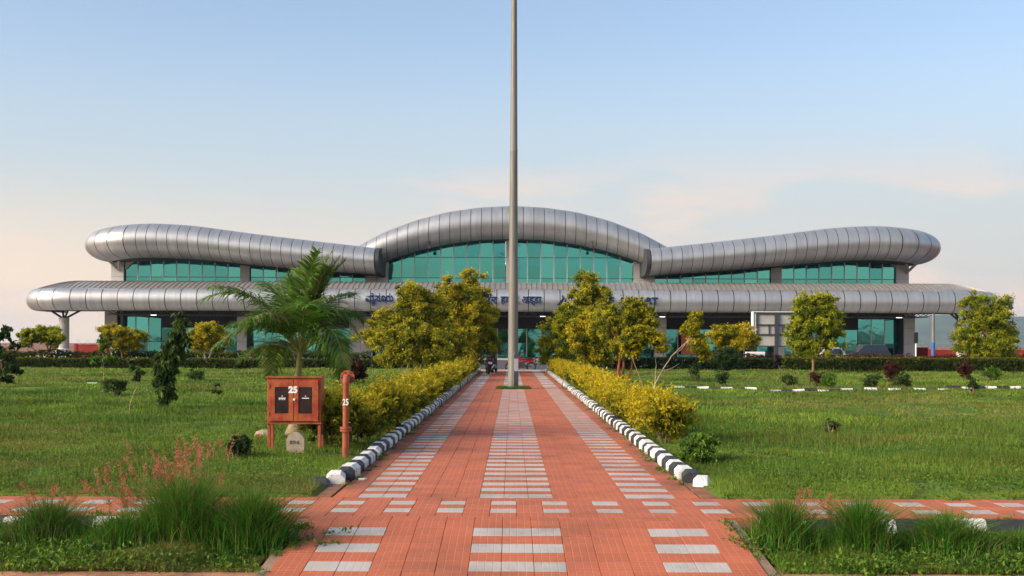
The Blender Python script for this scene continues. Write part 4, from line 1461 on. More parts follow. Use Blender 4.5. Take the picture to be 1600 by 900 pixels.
# ------------------------------------------------------------------ grass
def blades(P, H, W, r, lean=0.35, seg=1):
    n = len(P)
    a = r.uniform(0, 2 * math.pi, n)
    sd = np.stack([np.cos(a), np.sin(a), np.zeros(n)], 1)
    b = r.uniform(0, 2 * math.pi, n)
    ln = np.stack([np.cos(b), np.sin(b), np.zeros(n)], 1) * (H * np.abs(r.normal(0, lean, n)))[:, None]
    up = np.array([0, 0, 1.0])
    H = H[:, None]; W = np.broadcast_to(W, (n,))[:, None]
    if seg == 1:
        V = np.stack([P - sd * W / 2, P + sd * W / 2, P + up * H + ln], 1).reshape(-1, 3)
        return V, np.arange(n * 3).reshape(n, 3), 3
    m0 = P + up * H * 0.55 + ln * 0.35
    t0 = P + up * H * 0.92 + ln * 1.15
    V = np.stack([P - sd * W / 2, P + sd * W / 2, m0 - sd * W * 0.42, m0 + sd * W * 0.42, t0], 1).reshape(-1, 3)
    I = (np.arange(n) * 5)[:, None]
    Fc = np.concatenate([I + np.array([0, 1, 3]), I + np.array([0, 3, 2]), I + np.array([2, 3, 4])], 0)
    return V, Fc, 5


def grass_col(n, r, base=(0.150, 0.255, 0.031), dry=0.12, P=None):
    c = np.array(base) * (0.55 + 0.8 * r.random((n, 1)))
    c[:, 0] *= 0.8 + 0.5 * r.random(n)
    if P is not None:
        pt = np.clip(0.5 + 1.6 * vnoise(P[:, 0], P[:, 1], 2.3, 33) + 0.8 * vnoise(P[:, 0], P[:, 1], 0.7, 34), 0, 1)[:, None]
        c = c * (0.62 + 0.6 * pt) + np.array([0.02, 0.012, 0]) * pt
        dp = np.clip(3.0 * vnoise(P[:, 0], P[:, 1], 3.7, 35) + 1.6 * vnoise(P[:, 0], P[:, 1], 1.3, 36) - 0.15, 0, 0.75)[:, None]
        c = c * (1 - dp) + np.array([0.22, 0.215, 0.055]) * (0.7 + 0.6 * r.random((n, 1))) * dp
    d = r.random(n) < dry
    c[d] = np.array([0.20, 0.155, 0.05]) * (0.6 + 0.7 * r.random((d.sum(), 1)))
    return c


for s in (-1, 1):
    r = np.random.default_rng(90 + s)
    n = 280000
    # even density per unit of picture: distance drawn so that near grass is dense
    yv = 11.6 * (68.0 / 11.6) ** (r.random(n) ** 1.35)
    xv = 2.12 + r.random(n) * (0.475 * yv + 0.3 - 2.1)
    xv = np.where(xv < 2.12, 2.12 + r.random(n), xv) * s
    keep = (vnoise(xv, yv, 1.1, 71) + 0.6 * vnoise(xv, yv, 0.4, 72) > -0.24) & (vnoise(xv, yv, 2.9, 77) + 0.55 * vnoise(xv, yv, 0.6, 78) > -0.46)
    xv, yv = xv[keep], yv[keep]
    P = np.stack([xv, yv, lawn_h(xv, yv) - 0.01], 1)
    tuf = np.clip(vnoise(xv, yv, 1.7, 73) + 0.7 * vnoise(xv, yv, 0.6, 74), -0.5, 0.8)
    H = (0.032 + 0.10 * np.clip(tuf, 0, 1)) * r.uniform(0.5, 1.5, len(P)) * (1 + 0.012 * (yv - 11))
    V, Fc, k = blades(P, H, 0.006 + 0.0011 * (yv - 10), r, 0.5)
    stuff(link('lawn_grass', np_mesh('lawn_grass', V, Fc, M['grass'], col=np.repeat(grass_col(len(P), r, P=P), k, axis=0))))
    tag(bpy.data.objects[-1] if False else COL.objects[-1], 'short green grass covering the lawn on the %s side of the path' % ('palm' if s < 0 else 'billboard'), 'grass')
    # rough grass between kerb and road
    n = 90000
    xv = s * (2.02 + r.random(n) * 3.4)
    yv = 8.62 + r.random(n) * 1.55
    P = np.stack([xv, yv, verge_h(xv, yv) - 0.01], 1)
    tuf = np.clip(0.45 + 1.5 * vnoise(xv, yv, 0.55, 75) + 0.5 * vnoise(xv, yv, 0.2, 76), 0, 1)
    edge = np.clip((yv - 8.62) / 0.5, 0.2, 1)
    H = (0.03 + (0.14 if s < 0 else 0.10) * tuf * edge) * r.uniform(0.5, 1.5, n)
    V, Fc, k = blades(P, H, 0.006, r, 0.55, 2)
    stuff(link('verge_grass', np_mesh('verge_grass', V, Fc, M['grass'], col=np.repeat(grass_col(n, r, (0.095, 0.190, 0.022), 0.10, P), k, axis=0))))
    tag(COL.objects[-1], 'rough grass and weeds on the roadside verge %s' % ('by the red-plumed grass' if s < 0 else 'below the tall green weeds'), 'grass')


def weeds(name, X, Y, hf, n, leaf, seed, pal, label, spread=0.07, h=0.06):
    r = np.random.default_rng(seed)
    k = r.integers(0, len(X), n)
    x = X[k] + r.normal(0, spread, n); y = Y[k] + r.normal(0, spread, n)
    sz = (0.5 + r.random(len(X)))[k]
    C = np.stack([x, y, hf(x, y) + np.abs(r.normal(0.4, 0.35, n)) * h * sz], 1)
    L_ = leaf * r.uniform(0.5, 1.5, n)
    V, Fc = leaf_quads(C, L_, L_ * 0.5, -0.25, r)
    t = 0.5 + r.normal(0, 0.22, n) + r.normal(0, 0.25, len(X))[k]
    o = stuff(link(name, np_mesh(name, V, Fc, M['leaf'], col=np.repeat(pal_color(pal, t, r), 4, axis=0))))
    tag(o, label, 'weeds')


for s in (-1, 1):
    r = np.random.default_rng(300 + s)
    side = 'palm' if s < 0 else 'billboard'
    yv = 11.8 * (45.0 / 11.8) ** (r.random(900) ** 1.2)
    xv = s * (2.5 + r.random(900) * (0.475 * yv - 2.2))
    weeds('lawn_weeds', xv, yv, lawn_h, 30000, 0.030, 310 + s, 'green', 'low broad-leaved weeds scattered over the lawn on the %s side' % side, 0.15, 0.055)
    xv = s * (2.05 + r.random(160) * 3.2); yv = 8.65 + r.random(160) * 1.35
    weeds('verge_weeds', xv, yv, verge_h, 15000, 0.036, 320 + s, 'green', 'small leafy weeds covering the verge %s' % ('under the red plumes' if s < 0 else 'around the spiky grass clumps'), 0.09, 0.09)


for s in (-1, 1):
    r = np.random.default_rng(360 + s)
    m = 150
    cy_ = 12.2 * (55 / 12.2) ** (r.random(m) ** 1.1)
    cx_ = s * (2.6 + r.random(m) * (0.47 * cy_ - 2.2))
    q = r.integers(0, m, 26000)
    sz = r.uniform(0.10, 0.42, m) * (1 + 0.02 * cy_)
    x = cx_[q] + r.normal(0, 1, len(q)) * sz[q] * 1.6; y = cy_[q] + r.normal(0, 1, len(q)) * sz[q] * 0.7
    ok = (np.abs(x) > 2.15) & (y > 11.7) & (y < 68)
    x, y, q = x[ok], y[ok], q[ok]
    P = np.stack([x, y, lawn_h(x, y) - 0.01], 1)
    H = r.uniform(0.4, 1.3, len(x)) * (0.07 + 0.12 * r.random(m))[q]
    V, Fc, k = blades(P, H, 0.006 + 0.0008 * (y - 10), r, 0.5, 1)
    hue = (r.random((m, 1)) * np.array([[0.10, 0.02, 0.015]]) + np.array([[0.060, 0.165, 0.018]]))[q]
    o = stuff(link('lawn_tufts', np_mesh('lawn_tufts', V, Fc, M['grass'], col=np.repeat(hue * (0.6 + 0.7 * r.random((len(x), 1))), k, axis=0))))
    tag(o, 'taller rough grass tufts scattered in the lawn on the %s side' % ('palm' if s < 0 else 'billboard'), 'grass')

r = np.random.default_rng(350)
xw, yw = [], []
for i in range(150):
    q = r.random()
    if q < 0.6:
        yy_ = 12.3 * (60 / 12.3) ** r.random(); xw.append((1 if r.random() < 0.5 else -1) * r.uniform(1.78, 1.90)); yw.append(yy_)
    elif q < 0.8:
        xw.append((1 if r.random() < 0.4 else -1) * r.uniform(1.80, 1.95)); yw.append(r.uniform(8.4, 10.2))
    else:
        xw.append(r.uniform(2.1, 6) * (1 if r.random() < 0.5 else -1)); yw.append(r.choice([10.33, 11.5]) + r.normal(0, 0.03))
xw += [-1.62, -1.60, -1.5, -1.75, -1.45]; yw += [9.25, 9.6, 9.3, 9.4, 9.62]
weeds('path_weeds', np.array(xw), np.array(yw), lambda x, y: np.where(y < 10.02, -(10.02 - y) * SL, 0.0), 4200, 0.03, 351, 'green', 'small weeds sprouting from the paving joints and kerb foot', 0.035, 0.035)


def clump(px_, py_, d, wpx, hpx, n, label, seed, base=(0.07, 0.19, 0.018), width=0.0065, lean=0.48, group='grass clumps on the verge', z=None, name='grass_clump', plume=0):
    p = PX(px_, py_, d)
    k = d / F
    zz = float(verge_h(np.array(p.x), np.array(p.y))) if z is None else z
    root = empty(name, (p.x, p.y, zz), label, 'grass', group)
    r = np.random.default_rng(seed)
    rr = np.abs(r.normal(0, 0.42, n)); a = r.uniform(0, 6.283, n)
    P = np.stack([rr * np.cos(a) * wpx * k / 2, rr * np.sin(a) * min(wpx * k / 2, 0.35), np.full(n, -0.03)], 1)
    H = hpx * k * r.uniform(0.45, 1.08, n) * np.clip(1.1 - 0.55 * rr, 0.3, 1)
    V, Fc, q = blades(P, H, width, r, lean, 2)
    link('blades', np_mesh('blades', V, Fc, M['grass'], col=np.repeat(grass_col(n, r, base, 0.14), q, axis=0)), root)
    return root


clump(395, 872, 9.35, 150, 125, 4200, 'dense dark green grass clump at the edge of the ramp', 101, (0.050, 0.165, 0.014))
clump(285, 868, 9.45, 190, 140, 3800, 'loose green grass clump under the red plumes', 102)
clump(75, 864, 9.5, 200, 95, 3200, 'wide straggly green grass clump far along the verge', 103, (0.065, 0.165, 0.02))
clump(1222, 866, 9.45, 130, 105, 2800, 'tall green grass clump closest to the ramp opposite the plumes', 104)
clump(1345, 870, 9.35, 115, 115, 3000, 'tallest spiky grass clump standing before a white kerb stone', 105, (0.055, 0.175, 0.016))
clump(1480, 874, 9.3, 170, 85, 2800, 'spreading bright grass clump on the verge', 106, (0.075, 0.20, 0.02), lean=0.6)
clump(1590, 866, 9.4, 90, 55, 700, 'short grass clump at the far end of the verge', 107)
clump(190, 876, 9.3, 170, 75, 2600, 'short weedy grass clump between the straggly and plumed ones', 108)

# red-plumed grass: thin stalks with feathery heads
def plume_grass(px_, py_, d, wpx, hpx, n, label, seed, z=None):
    p = PX(px_, py_, d); k = d / F
    zz = float(verge_h(np.array(p.x), np.array(p.y))) if z is None else z
    root = empty('plume_grass', (p.x, p.y, zz), label, 'grass', 'red-plumed grasses')
    r = np.random.default_rng(seed)
    st = MB(); HC = []
    for i in range(n):
        b = Vector((r.normal(0, 0.32) * wpx * k / 2, r.normal(0, 0.15), -0.03))
        h = hpx * k * r.uniform(0.55, 1.05)
        ln = Vector((r.normal(-0.04, 0.26), r.normal(0, 0.15), 0)) * h
        m_ = b + Vector((0, 0, h * 0.55)) + ln * 0.3
        t = b + Vector((0, 0, h)) + ln
        st.tube([b, m_, t], [0.0022, 0.0016, 0.001], 3, False)
        m = 46
        tt = r.uniform(0.89, 1.09, m)
        base = np.array(m_)[None] + (np.array(t) - np.array(m_))[None] * ((tt - 0.55) / 0.45)[:, None]
        HC.append(base + r.normal(0, 0.010, (m, 3)))
    st.build('stalk', M['stalk'], root)
    C = np.concatenate(HC)
    V, Fc = leaf_quads(C, 0.032 * r.uniform(0.6, 1.5, len(C)), 0.006, -0.5, r)
    col = np.array([0.52, 0.125, 0.065]) * (0.6 + 0.7 * r.random((len(C), 1)))
    col = np.where(r.random((len(C), 1)) < 0.35, np.array([[0.52, 0.29, 0.20]]), col)
    link('plume', np_mesh('plume', V, Fc, M['leaf'], col=np.repeat(col, 4, axis=0)), root)
    return root


M['stalk'] = mat('stalk', (0.12, 0.15, 0.03), 0.8)
plume_grass(290, 856, 9.7, 185, 150, 46, 'tall wispy grass with brick-red feathery plumes by the ramp', 111)
plume_grass(195, 852, 9.75, 150, 120, 24, 'lower spread of reddish plumes in front of the black kerb stone', 112)
plume_grass(60, 850, 9.75, 150, 100, 10, 'sparse thin pinkish plumes at the end of the verge', 113)
plume_grass(1275, 850, 9.8, 180, 80, 16, 'few pale reddish plumes above the tallest spiky clump', 114)
plume_grass(365, 735, 14.2, 60, 48, 14, 'short reddish plumes beside the milestone', 115, z=0.05)

# grass ring at the foot of the mast
r = np.random.default_rng(120)
n = 5200
rr = 0.62 * np.sqrt(r.random(n)); a = r.uniform(0, 6.283, n)
P = np.stack([rr * np.cos(a), 40.0 + rr * np.sin(a), np.full(n, -0.02)], 1)
V, Fc, k = blades(P, 0.11 * r.uniform(0.4, 1.4, n), 0.012, r, 0.5, 1)
mg = link('mast_grass', np_mesh('mast_grass', V, Fc, M['grass'], col=np.repeat(grass_col(n, r, (0.07, 0.17, 0.02), 0.02), 3, axis=0)))
stuff(mg); tag(mg, 'ring of grass growing round the foot of the tall mast', 'grass')
struct(MB().lathe([(0.66, -0.03), (0.66, -0.008), (0.60, 0.004)], 24, (0, 40.0, 0)).build('mast_bed', M['soil']))


# ------------------------------------------------------------------ palm
def palm():
    d = 18.9
    k = d / F
    b = PX(462, 687, d)
    b.z = float(lawn_h(b.x, b.y))
    root = empty('palm_tree', b, 'young palm with arching feathery fronds behind the red cabinet', 'palm tree')

    def q(px_, py_, dy=0.0):
        return PX(px_, py_, d) + Vector((0, dy, 0)) - b
    MB().tube([(0, 0, -0.1), q(462, 678), q(462, 665), q(463, 640), q(464, 610)], [0.20, 0.19, 0.12, 0.058, 0.050], 14).build('trunk', M['palm_bark'], root, True)
    MB().tube([q(464, 615), q(465, 590), q(468, 560), q(470, 535)], [0.050, 0.058, 0.050, 0.030], 12).build('crownshaft', M['crownshaft'], root, True)
    r = np.random.default_rng(7)
    fr = [((470, 545), (480, 455), (518, 392), 0.0, 0.1), ((468, 550), (405, 425), (322, 468), 0.1, -0.2), ((468, 552), (420, 470), (350, 545), -0.3, -0.7), ((470, 550), (510, 440), (556, 520), 0.1, 0.1),
          ((471, 552), (525, 468), (548, 566), -0.35, -0.8), ((468, 548), (440, 440), (395, 440), 0.3, 0.7), ((470, 550), (500, 450), (545, 455), 0.4, 0.9), ((469, 555), (430, 500), (405, 590), 0.5, 0.9),
          ((470, 555), (505, 500), (520, 590), 0.5, 1.0), ((468, 553), (450, 470), (420, 500), -0.7, -1.2), ((470, 553), (485, 460), (505, 480), -0.6, -1.2), ((469, 548), (455, 440), (470, 420), 0.2, 0.4),
          ((468, 556), (425, 520), (372, 560), 0.2, 0.2), ((470, 550), (495, 440), (515, 420), -0.1, -0.2), ((469, 550), (490, 450), (535, 405), 0.2, 0.3), ((468, 550), (415, 445), (345, 450), -0.3, -0.5), ((470, 552), (520, 455), (560, 500), 0.3, 0.6), ((469, 553), (440, 490), (380, 510), -0.5, -0.9), ((470, 555), (515, 500), (535, 545), -0.5, -0.7), ((470, 548), (474, 450), (500, 395), -0.15, -0.3), ((470, 548), (485, 460), (528, 400), 0.1, 0.2), ((469, 548), (462, 460), (448, 430), 0.1, 0.1)]
    for fi, (p0, p1, p2, d1, d2) in enumerate(fr):
        a, c, e = q(*p0), q(*p1, d1), q(*p2, d2)
        N_ = 15
        pts = [a * (1 - t) ** 2 + c * 2 * t * (1 - t) + e * t * t for t in np.linspace(0, 1, N_)]
        g = MB().tube(pts, [0.016 * (1 - 0.85 * i / (N_ - 1)) + 0.002 for i in range(N_)], 6).build('frond', M['crownshaft'], root, True)
        m = 70
        V = []; Fc = []; cols = []
        up_fr = fi in (0, 11, 13, 14, 19, 20, 21)
        for i in range(m):
            t = 0.20 + 0.80 * i / (m - 1)
            p = a * (1 - t) ** 2 + c * 2 * t * (1 - t) + e * t * t
            tan = ((c - a) * 2 * (1 - t) + (e - c) * 2 * t).normalized()
            sd = tan.cross(Vector((0, 0, 1)))
            if sd.length < 0.2:
                sd = Vector((1, 0, 0))
            sd.normalize()
            nrm = sd.cross(tan).normalized()
            for s in (-1, 1):
                L_ = (0.56 if not up_fr else 0.44) * (0.35 + 0.65 * math.sin(math.pi * min(1, 0.18 + 0.82 * t) ** 0.9)) * r.uniform(0.85, 1.1)
                out = (sd * s * r.uniform(0.65, 0.95) + tan * r.uniform(0.45, 0.8) + nrm * r.uniform(0.0, 0.45)).normalized()
                gr = r.uniform(0.35, 1.0) * (0.4 if up_fr else 1.0)
                w = 0.0105 * r.uniform(0.75, 1.3)
                x0 = p
                dirv = out
                b0 = len(V)
                sw = out.cross(nrm).normalized()
                for j in range(4):
                    ww = w * (1.0, 1.15, 0.8, 0.05)[j]
                    V += [x0 - sw * ww, x0 + sw * ww]
                    dirv = (dirv + Vector((0, 0, -gr * (0.22 + 0.22 * j)))).normalized()
                    x0 = x0 + dirv * L_ / 3
                for j in range(3):
                    Fc.append((b0 + 2 * j, b0 + 2 * j + 1, b0 + 2 * j + 3, b0 + 2 * j + 2))
                cc = np.array([0.100, 0.205, 0.024]) * r.uniform(0.55, 1.5)
                if r.random() < 0.10 or (fi in (2, 7, 9, 12) and r.random() < 0.25):
                    cc = np.array([0.26, 0.22, 0.10]) * r.uniform(0.6, 1.2)
                cols += [cc] * 8
        link('leaflets', np_mesh('leaflets', np.array([tuple(v) for v in V]), Fc, M['leaf'], col=np.array(cols)), g)
    MB().tube([q(468, 550), q(445, 470), q(432, 415)], [0.012, 0.010, 0.003], 6).build('spear_leaf', M['bark'], root)
    return root


palm()

# ------------------------------------------------------------------ high mast with service hatch
mast = empty('light_mast', (0, 40.0, 0), 'very tall tapering grey mast standing in the middle of the path', 'mast')
mx0 = PX(801.5, 600, 40.0).x
n = 12
MB().lathe([(0.19, -0.05), (0.185, 0.0), (0.172, 2.4), (0.150, 5.5), (0.132, 8.4)], n, (mx0, 0, 0)).build('lower_shaft', M['pole'], mast, True)
MB().lathe([(0.137, 8.35), (0.137, 8.42), (0.130, 8.43), (0.10, 13.0), (0.07, 19.0), (0.055, 22.0)], n, (mx0, 0, 0)).build('upper_shaft', M['pole'], mast, True)
MB().lathe([(0.27, -0.03), (0.27, 0.02), (0.24, 0.03)], n, (mx0, 0, 0)).build('base_plate', M['hatch'], mast)
pl = [(-0.09, 0.16), (0.09, 0.16), (0.09, 1.18), (0.06, 1.26), (0.0, 1.30), (-0.06, 1.26), (-0.09, 1.18)]
h = MB().prism(pl, 1, -0.035, 0.05).build('service_hatch', M['hatch'], mast)
h.location = (mx0 + 0.095, -0.165, 0.0); h.rotation_euler = (0, 0, 0.5)
w_ = MB().box(-0.075, 0.075, -0.044, -0.036, 0.62, 1.06).build('notice', M['label_white'], h)
hd = MB()
hd.lathe([(0.35, 21.7), (0.35, 21.85)], 16, (mx0, 0, 0)).build('lamp_ring', M['metal_dark'], mast)
for i in range(6):
    a = i * math.pi / 3
    MB().box(-0.14, 0.14, -0.2, 0.2, -0.09, 0.09, 0.02).build('floodlight', M['metal_dark'], mast).location = (mx0 + 0.55 * math.cos(a), 0.55 * math.sin(a), 21.75)

# ------------------------------------------------------------------ fire hose cabinet, hydrant, milestone, marker
dC = 15.6
c0 = PX(459, 712, dC)
cab = empty('hose_cabinet', (c0.x, dC, float(lawn_h(c0.x, dC))), 'red-brown fire hose cabinet on legs with two glazed doors marked 25', 'cabinet', rz=math.radians(-1.5))
ck = dC / F
W = 84 * ck; H0 = 0.40; H1 = H0 + 70 * ck; D = 0.26
MB().box(-W / 2, W / 2, 0, D, H0, H1, 0.006).build('body', M['paint_red'], cab)
MB().prism([(-0.03, H1 - 0.002), (D + 0.02, H1 - 0.002), (D + 0.02, H1 + 0.012), (-0.03, H1 + 0.022)], 0, -W / 2 - 0.02, W / 2 + 0.02).build('roof', M['paint_red'], cab)
MB().box(-W / 2 - 0.012, W / 2 + 0.012, -0.012, D, H0 - 0.022, H0 - 0.001, 0.003).build('base_rail', M['paint_red'], cab)
for x in (-W / 2 + 0.02, W / 2 - 0.02):
    for yv in (0.03, D - 0.03):
        MB().box(x - 0.02, x + 0.02, yv - 0.02, yv + 0.02, -0.25, H0 - 0.02, 0.004).build('leg', M['rust'], cab)
for s in (-1, 1):
    x0, x1 = (-W / 2 + 0.03, -0.004) if s < 0 else (0.004, W / 2 - 0.03)
    xm = (x0 + x1) / 2 + s * -0.01
    gw, gz0, gz1 = 0.095, H0 + 0.125, H1 - 0.13
    fr_ = MB()
    za, zb = H0 + 0.02, H1 - 0.025
    fr_.box(x0, xm - gw, -0.022, -0.001, za, zb, 0.003); fr_.box(xm + gw, x1, -0.022, -0.001, za, zb, 0.003)
    fr_.box(xm - gw - 0.001, xm + gw + 0.001, -0.0215, -0.001, za + 0.0005, gz0, 0.003); fr_.box(xm - gw - 0.001, xm + gw + 0.001, -0.0215, -0.001, gz1, zb - 0.0005, 0.003)
    dr = fr_.build('door', M['paint_red'], cab)
    MB().box(xm - gw, xm + gw, -0.010, -0.006, gz0, gz1).build('pane', M['dark_glass'], dr)
    mk = MB()
    zc_ = (gz0 + gz1) / 2 + 0.03
    mk.box(xm - 0.048, xm + 0.048, -0.0115, -0.0102, zc_ - 0.006, zc_ + 0.006)
    for j in range(4):
        mk.box(xm - 0.042 + j * 0.024, xm - 0.032 + j * 0.024, -0.0115, -0.0102, zc_ - 0.026, zc_ - 0.007) if s < 0 else None
    mk.box(xm - 0.006, xm + 0.006, -0.0115, -0.0102, zc_ + 0.022, zc_ + 0.036)
    mk.build('stencil_mark', M['label_white'], dr)
    for zz in (za + 0.1, zb - 0.1):
        xx = x0 + 0.004 if s < 0 else x1 - 0.004
        MB().tube([(xx, -0.026, zz - 0.03), (xx, -0.026, zz + 0.03)], 0.007, 6).build('hinge', M['rust'], dr)


def sign_text(body, width, height, m, parent, loc, extrude=0.0015, off=0.004, name='number'):
    me = text_mesh(body, height * 1.38, extrude, m, off, width)
    o = link(name, me, parent, loc)
    o.rotation_euler = (math.radians(90), 0, 0)
    return o


sign_text('25', 0.125, 0.088, M['white'], cab, (-0.072, -0.0245, H1 - 0.205), off=0.006)
MB().lathe([(0.017, 0), (0.017, 0.012), (0.010, 0.02)], 12).build('knob', M['white'], cab)
kb = COL.objects[-1]; kb.location = (0.012, -0.022, H1 - 0.30); kb.rotation_euler = (math.radians(90), 0, 0)

dH = 15.2
h0 = PX(540, 718, dH)
hyd = empty('hydrant', (h0.x, dH, float(lawn_h(h0.x, dH))), 'rusty red standpipe hydrant with flanged outlet beside the yellow shrubs', 'hydrant')
MB().tube([(0, 0, -0.1), (0, 0, 0.36)], 0.047, 16).build('lower_pipe', M['rust'], hyd, True)
MB().lathe([(0.078, 0.345), (0.078, 0.372)], 18).build('flange', M['rust'], hyd)
MB().lathe([(0.078, 0.378), (0.078, 0.405)], 18).build('flange', M['rust'], hyd)
pts = [(0, 0, 0.40), (0, 0, 0.98)] + [(0, 0.085 - 0.085 * math.cos(a), 0.98 + 0.085 * math.sin(a)) for a in np.linspace(0.2, math.pi / 2, 7)] + [(0, 0.12, 1.065)]
MB().tube(pts, [0.041] * 2 + [0.046] * (len(pts) - 2), 16).build('riser', M['rust'], hyd, True)
fl_ = MB().lathe([(0.098, 0), (0.098, 0.022)], 22).build('outlet_flange', M['rust'], hyd)
fl_.location = (0, 0.13, 1.065); fl_.rotation_euler = (math.radians(-90), 0, 0)
for i in range(6):
    a = i * math.pi / 3
    b_ = MB().lathe([(0.011, -0.012), (0.011, 0.0)], 6).build('bolt', M['metal_dark'], fl_)
    b_.location = (0.075 * math.cos(a), 0.075 * math.sin(a), 0.0)
MB().box(-0.05, 0.05, 0.152, 0.24, 1.02, 1.11, 0.02).build('valve', M['rust'], hyd)
sign_text('25', 0.078, 0.085, M['white'], hyd, (-0.037, -0.0435, 0.70), 0.004, 0.004)

dM = 14.6
m0 = PX(461, 726, dM)
ml = empty('milestone', (m0.x, dM, float(lawn_h(m0.x, dM))), 'small round-topped weathered stone marker with faint lettering under the cabinet', 'stone marker', rz=0.05)
pl = [(-0.112, -0.1), (0.112, -0.1), (0.115, 0.19)] + [(0.115 * math.cos(a), 0.19 + 0.11 * math.sin(a)) for a in np.linspace(0.15, math.pi - 0.15, 12)] + [(-0.115, 0.19)]
MB().prism(pl, 1, 0, 0.10).build('stone', M['stone'], ml)
sign_text('BSNL', 0.135, 0.045, M['engraved'], ml, (-0.068, -0.002, 0.155), 0.0012, 0.001, 'lettering')
pr = PX(413, 684, 18.6)
rk = MB().lathe([(0.10, -0.03), (0.13, 0.02), (0.10, 0.08), (0.04, 0.11)], 8)
rk.v = [(x * (1.3 + 0.2 * math.sin(3 * y * 20)), y, z) for x, y, z in rk.v]
tag(rk.build('rock', M['stone'], loc=(pr.x, 18.6, 0.04)), 'small pale rock on the lawn beside the palm base', 'rock')

wm = PX(141, 607, 40)
mk = empty('marker', (wm.x, 40.2, float(lawn_h(wm.x, 40.2))), 'tiny white T-shaped marker standing in the lawn', 'marker')
MB().box(-0.02, 0.02, -0.02, 0.02, -0.05, 0.12).build('post', M['white'], mk)
MB().box(-0.17, 0.17, -0.04, 0.04, 0.12, 0.145, 0.004).build('bar', M['white'], mk)
for nm, px_, py_, dd, mm, lab in (('litter', 350, 857, 9.3, 'litter_blue', 'scrap of turquoise plastic lying in the verge grass'), ('broken_chip', 566, 748, 13.0, 'kerb_white', 'broken white chip lying by the kerb on the path')):
    if mm not in M:
        M[mm] = mat(mm, (0.02, 0.30, 0.42), 0.5)
    p = PX(px_, py_, dd)
    c = MB().prism([(-0.05, -0.03), (0.02, -0.035), (0.055, 0.0), (0.01, 0.03), (-0.04, 0.02)], 2, 0, 0.02)
    o = c.build(nm, M[mm], loc=(p.x, dd, 0.003 if nm != 'litter' else float(verge_h(np.array(p.x), np.array(dd))) + 0.06))
    o.rotation_euler = (0.15, 0.1, 0.6) if nm == 'litter' else (0, 0, 0.3)
    tag(o, lab, 'litter')


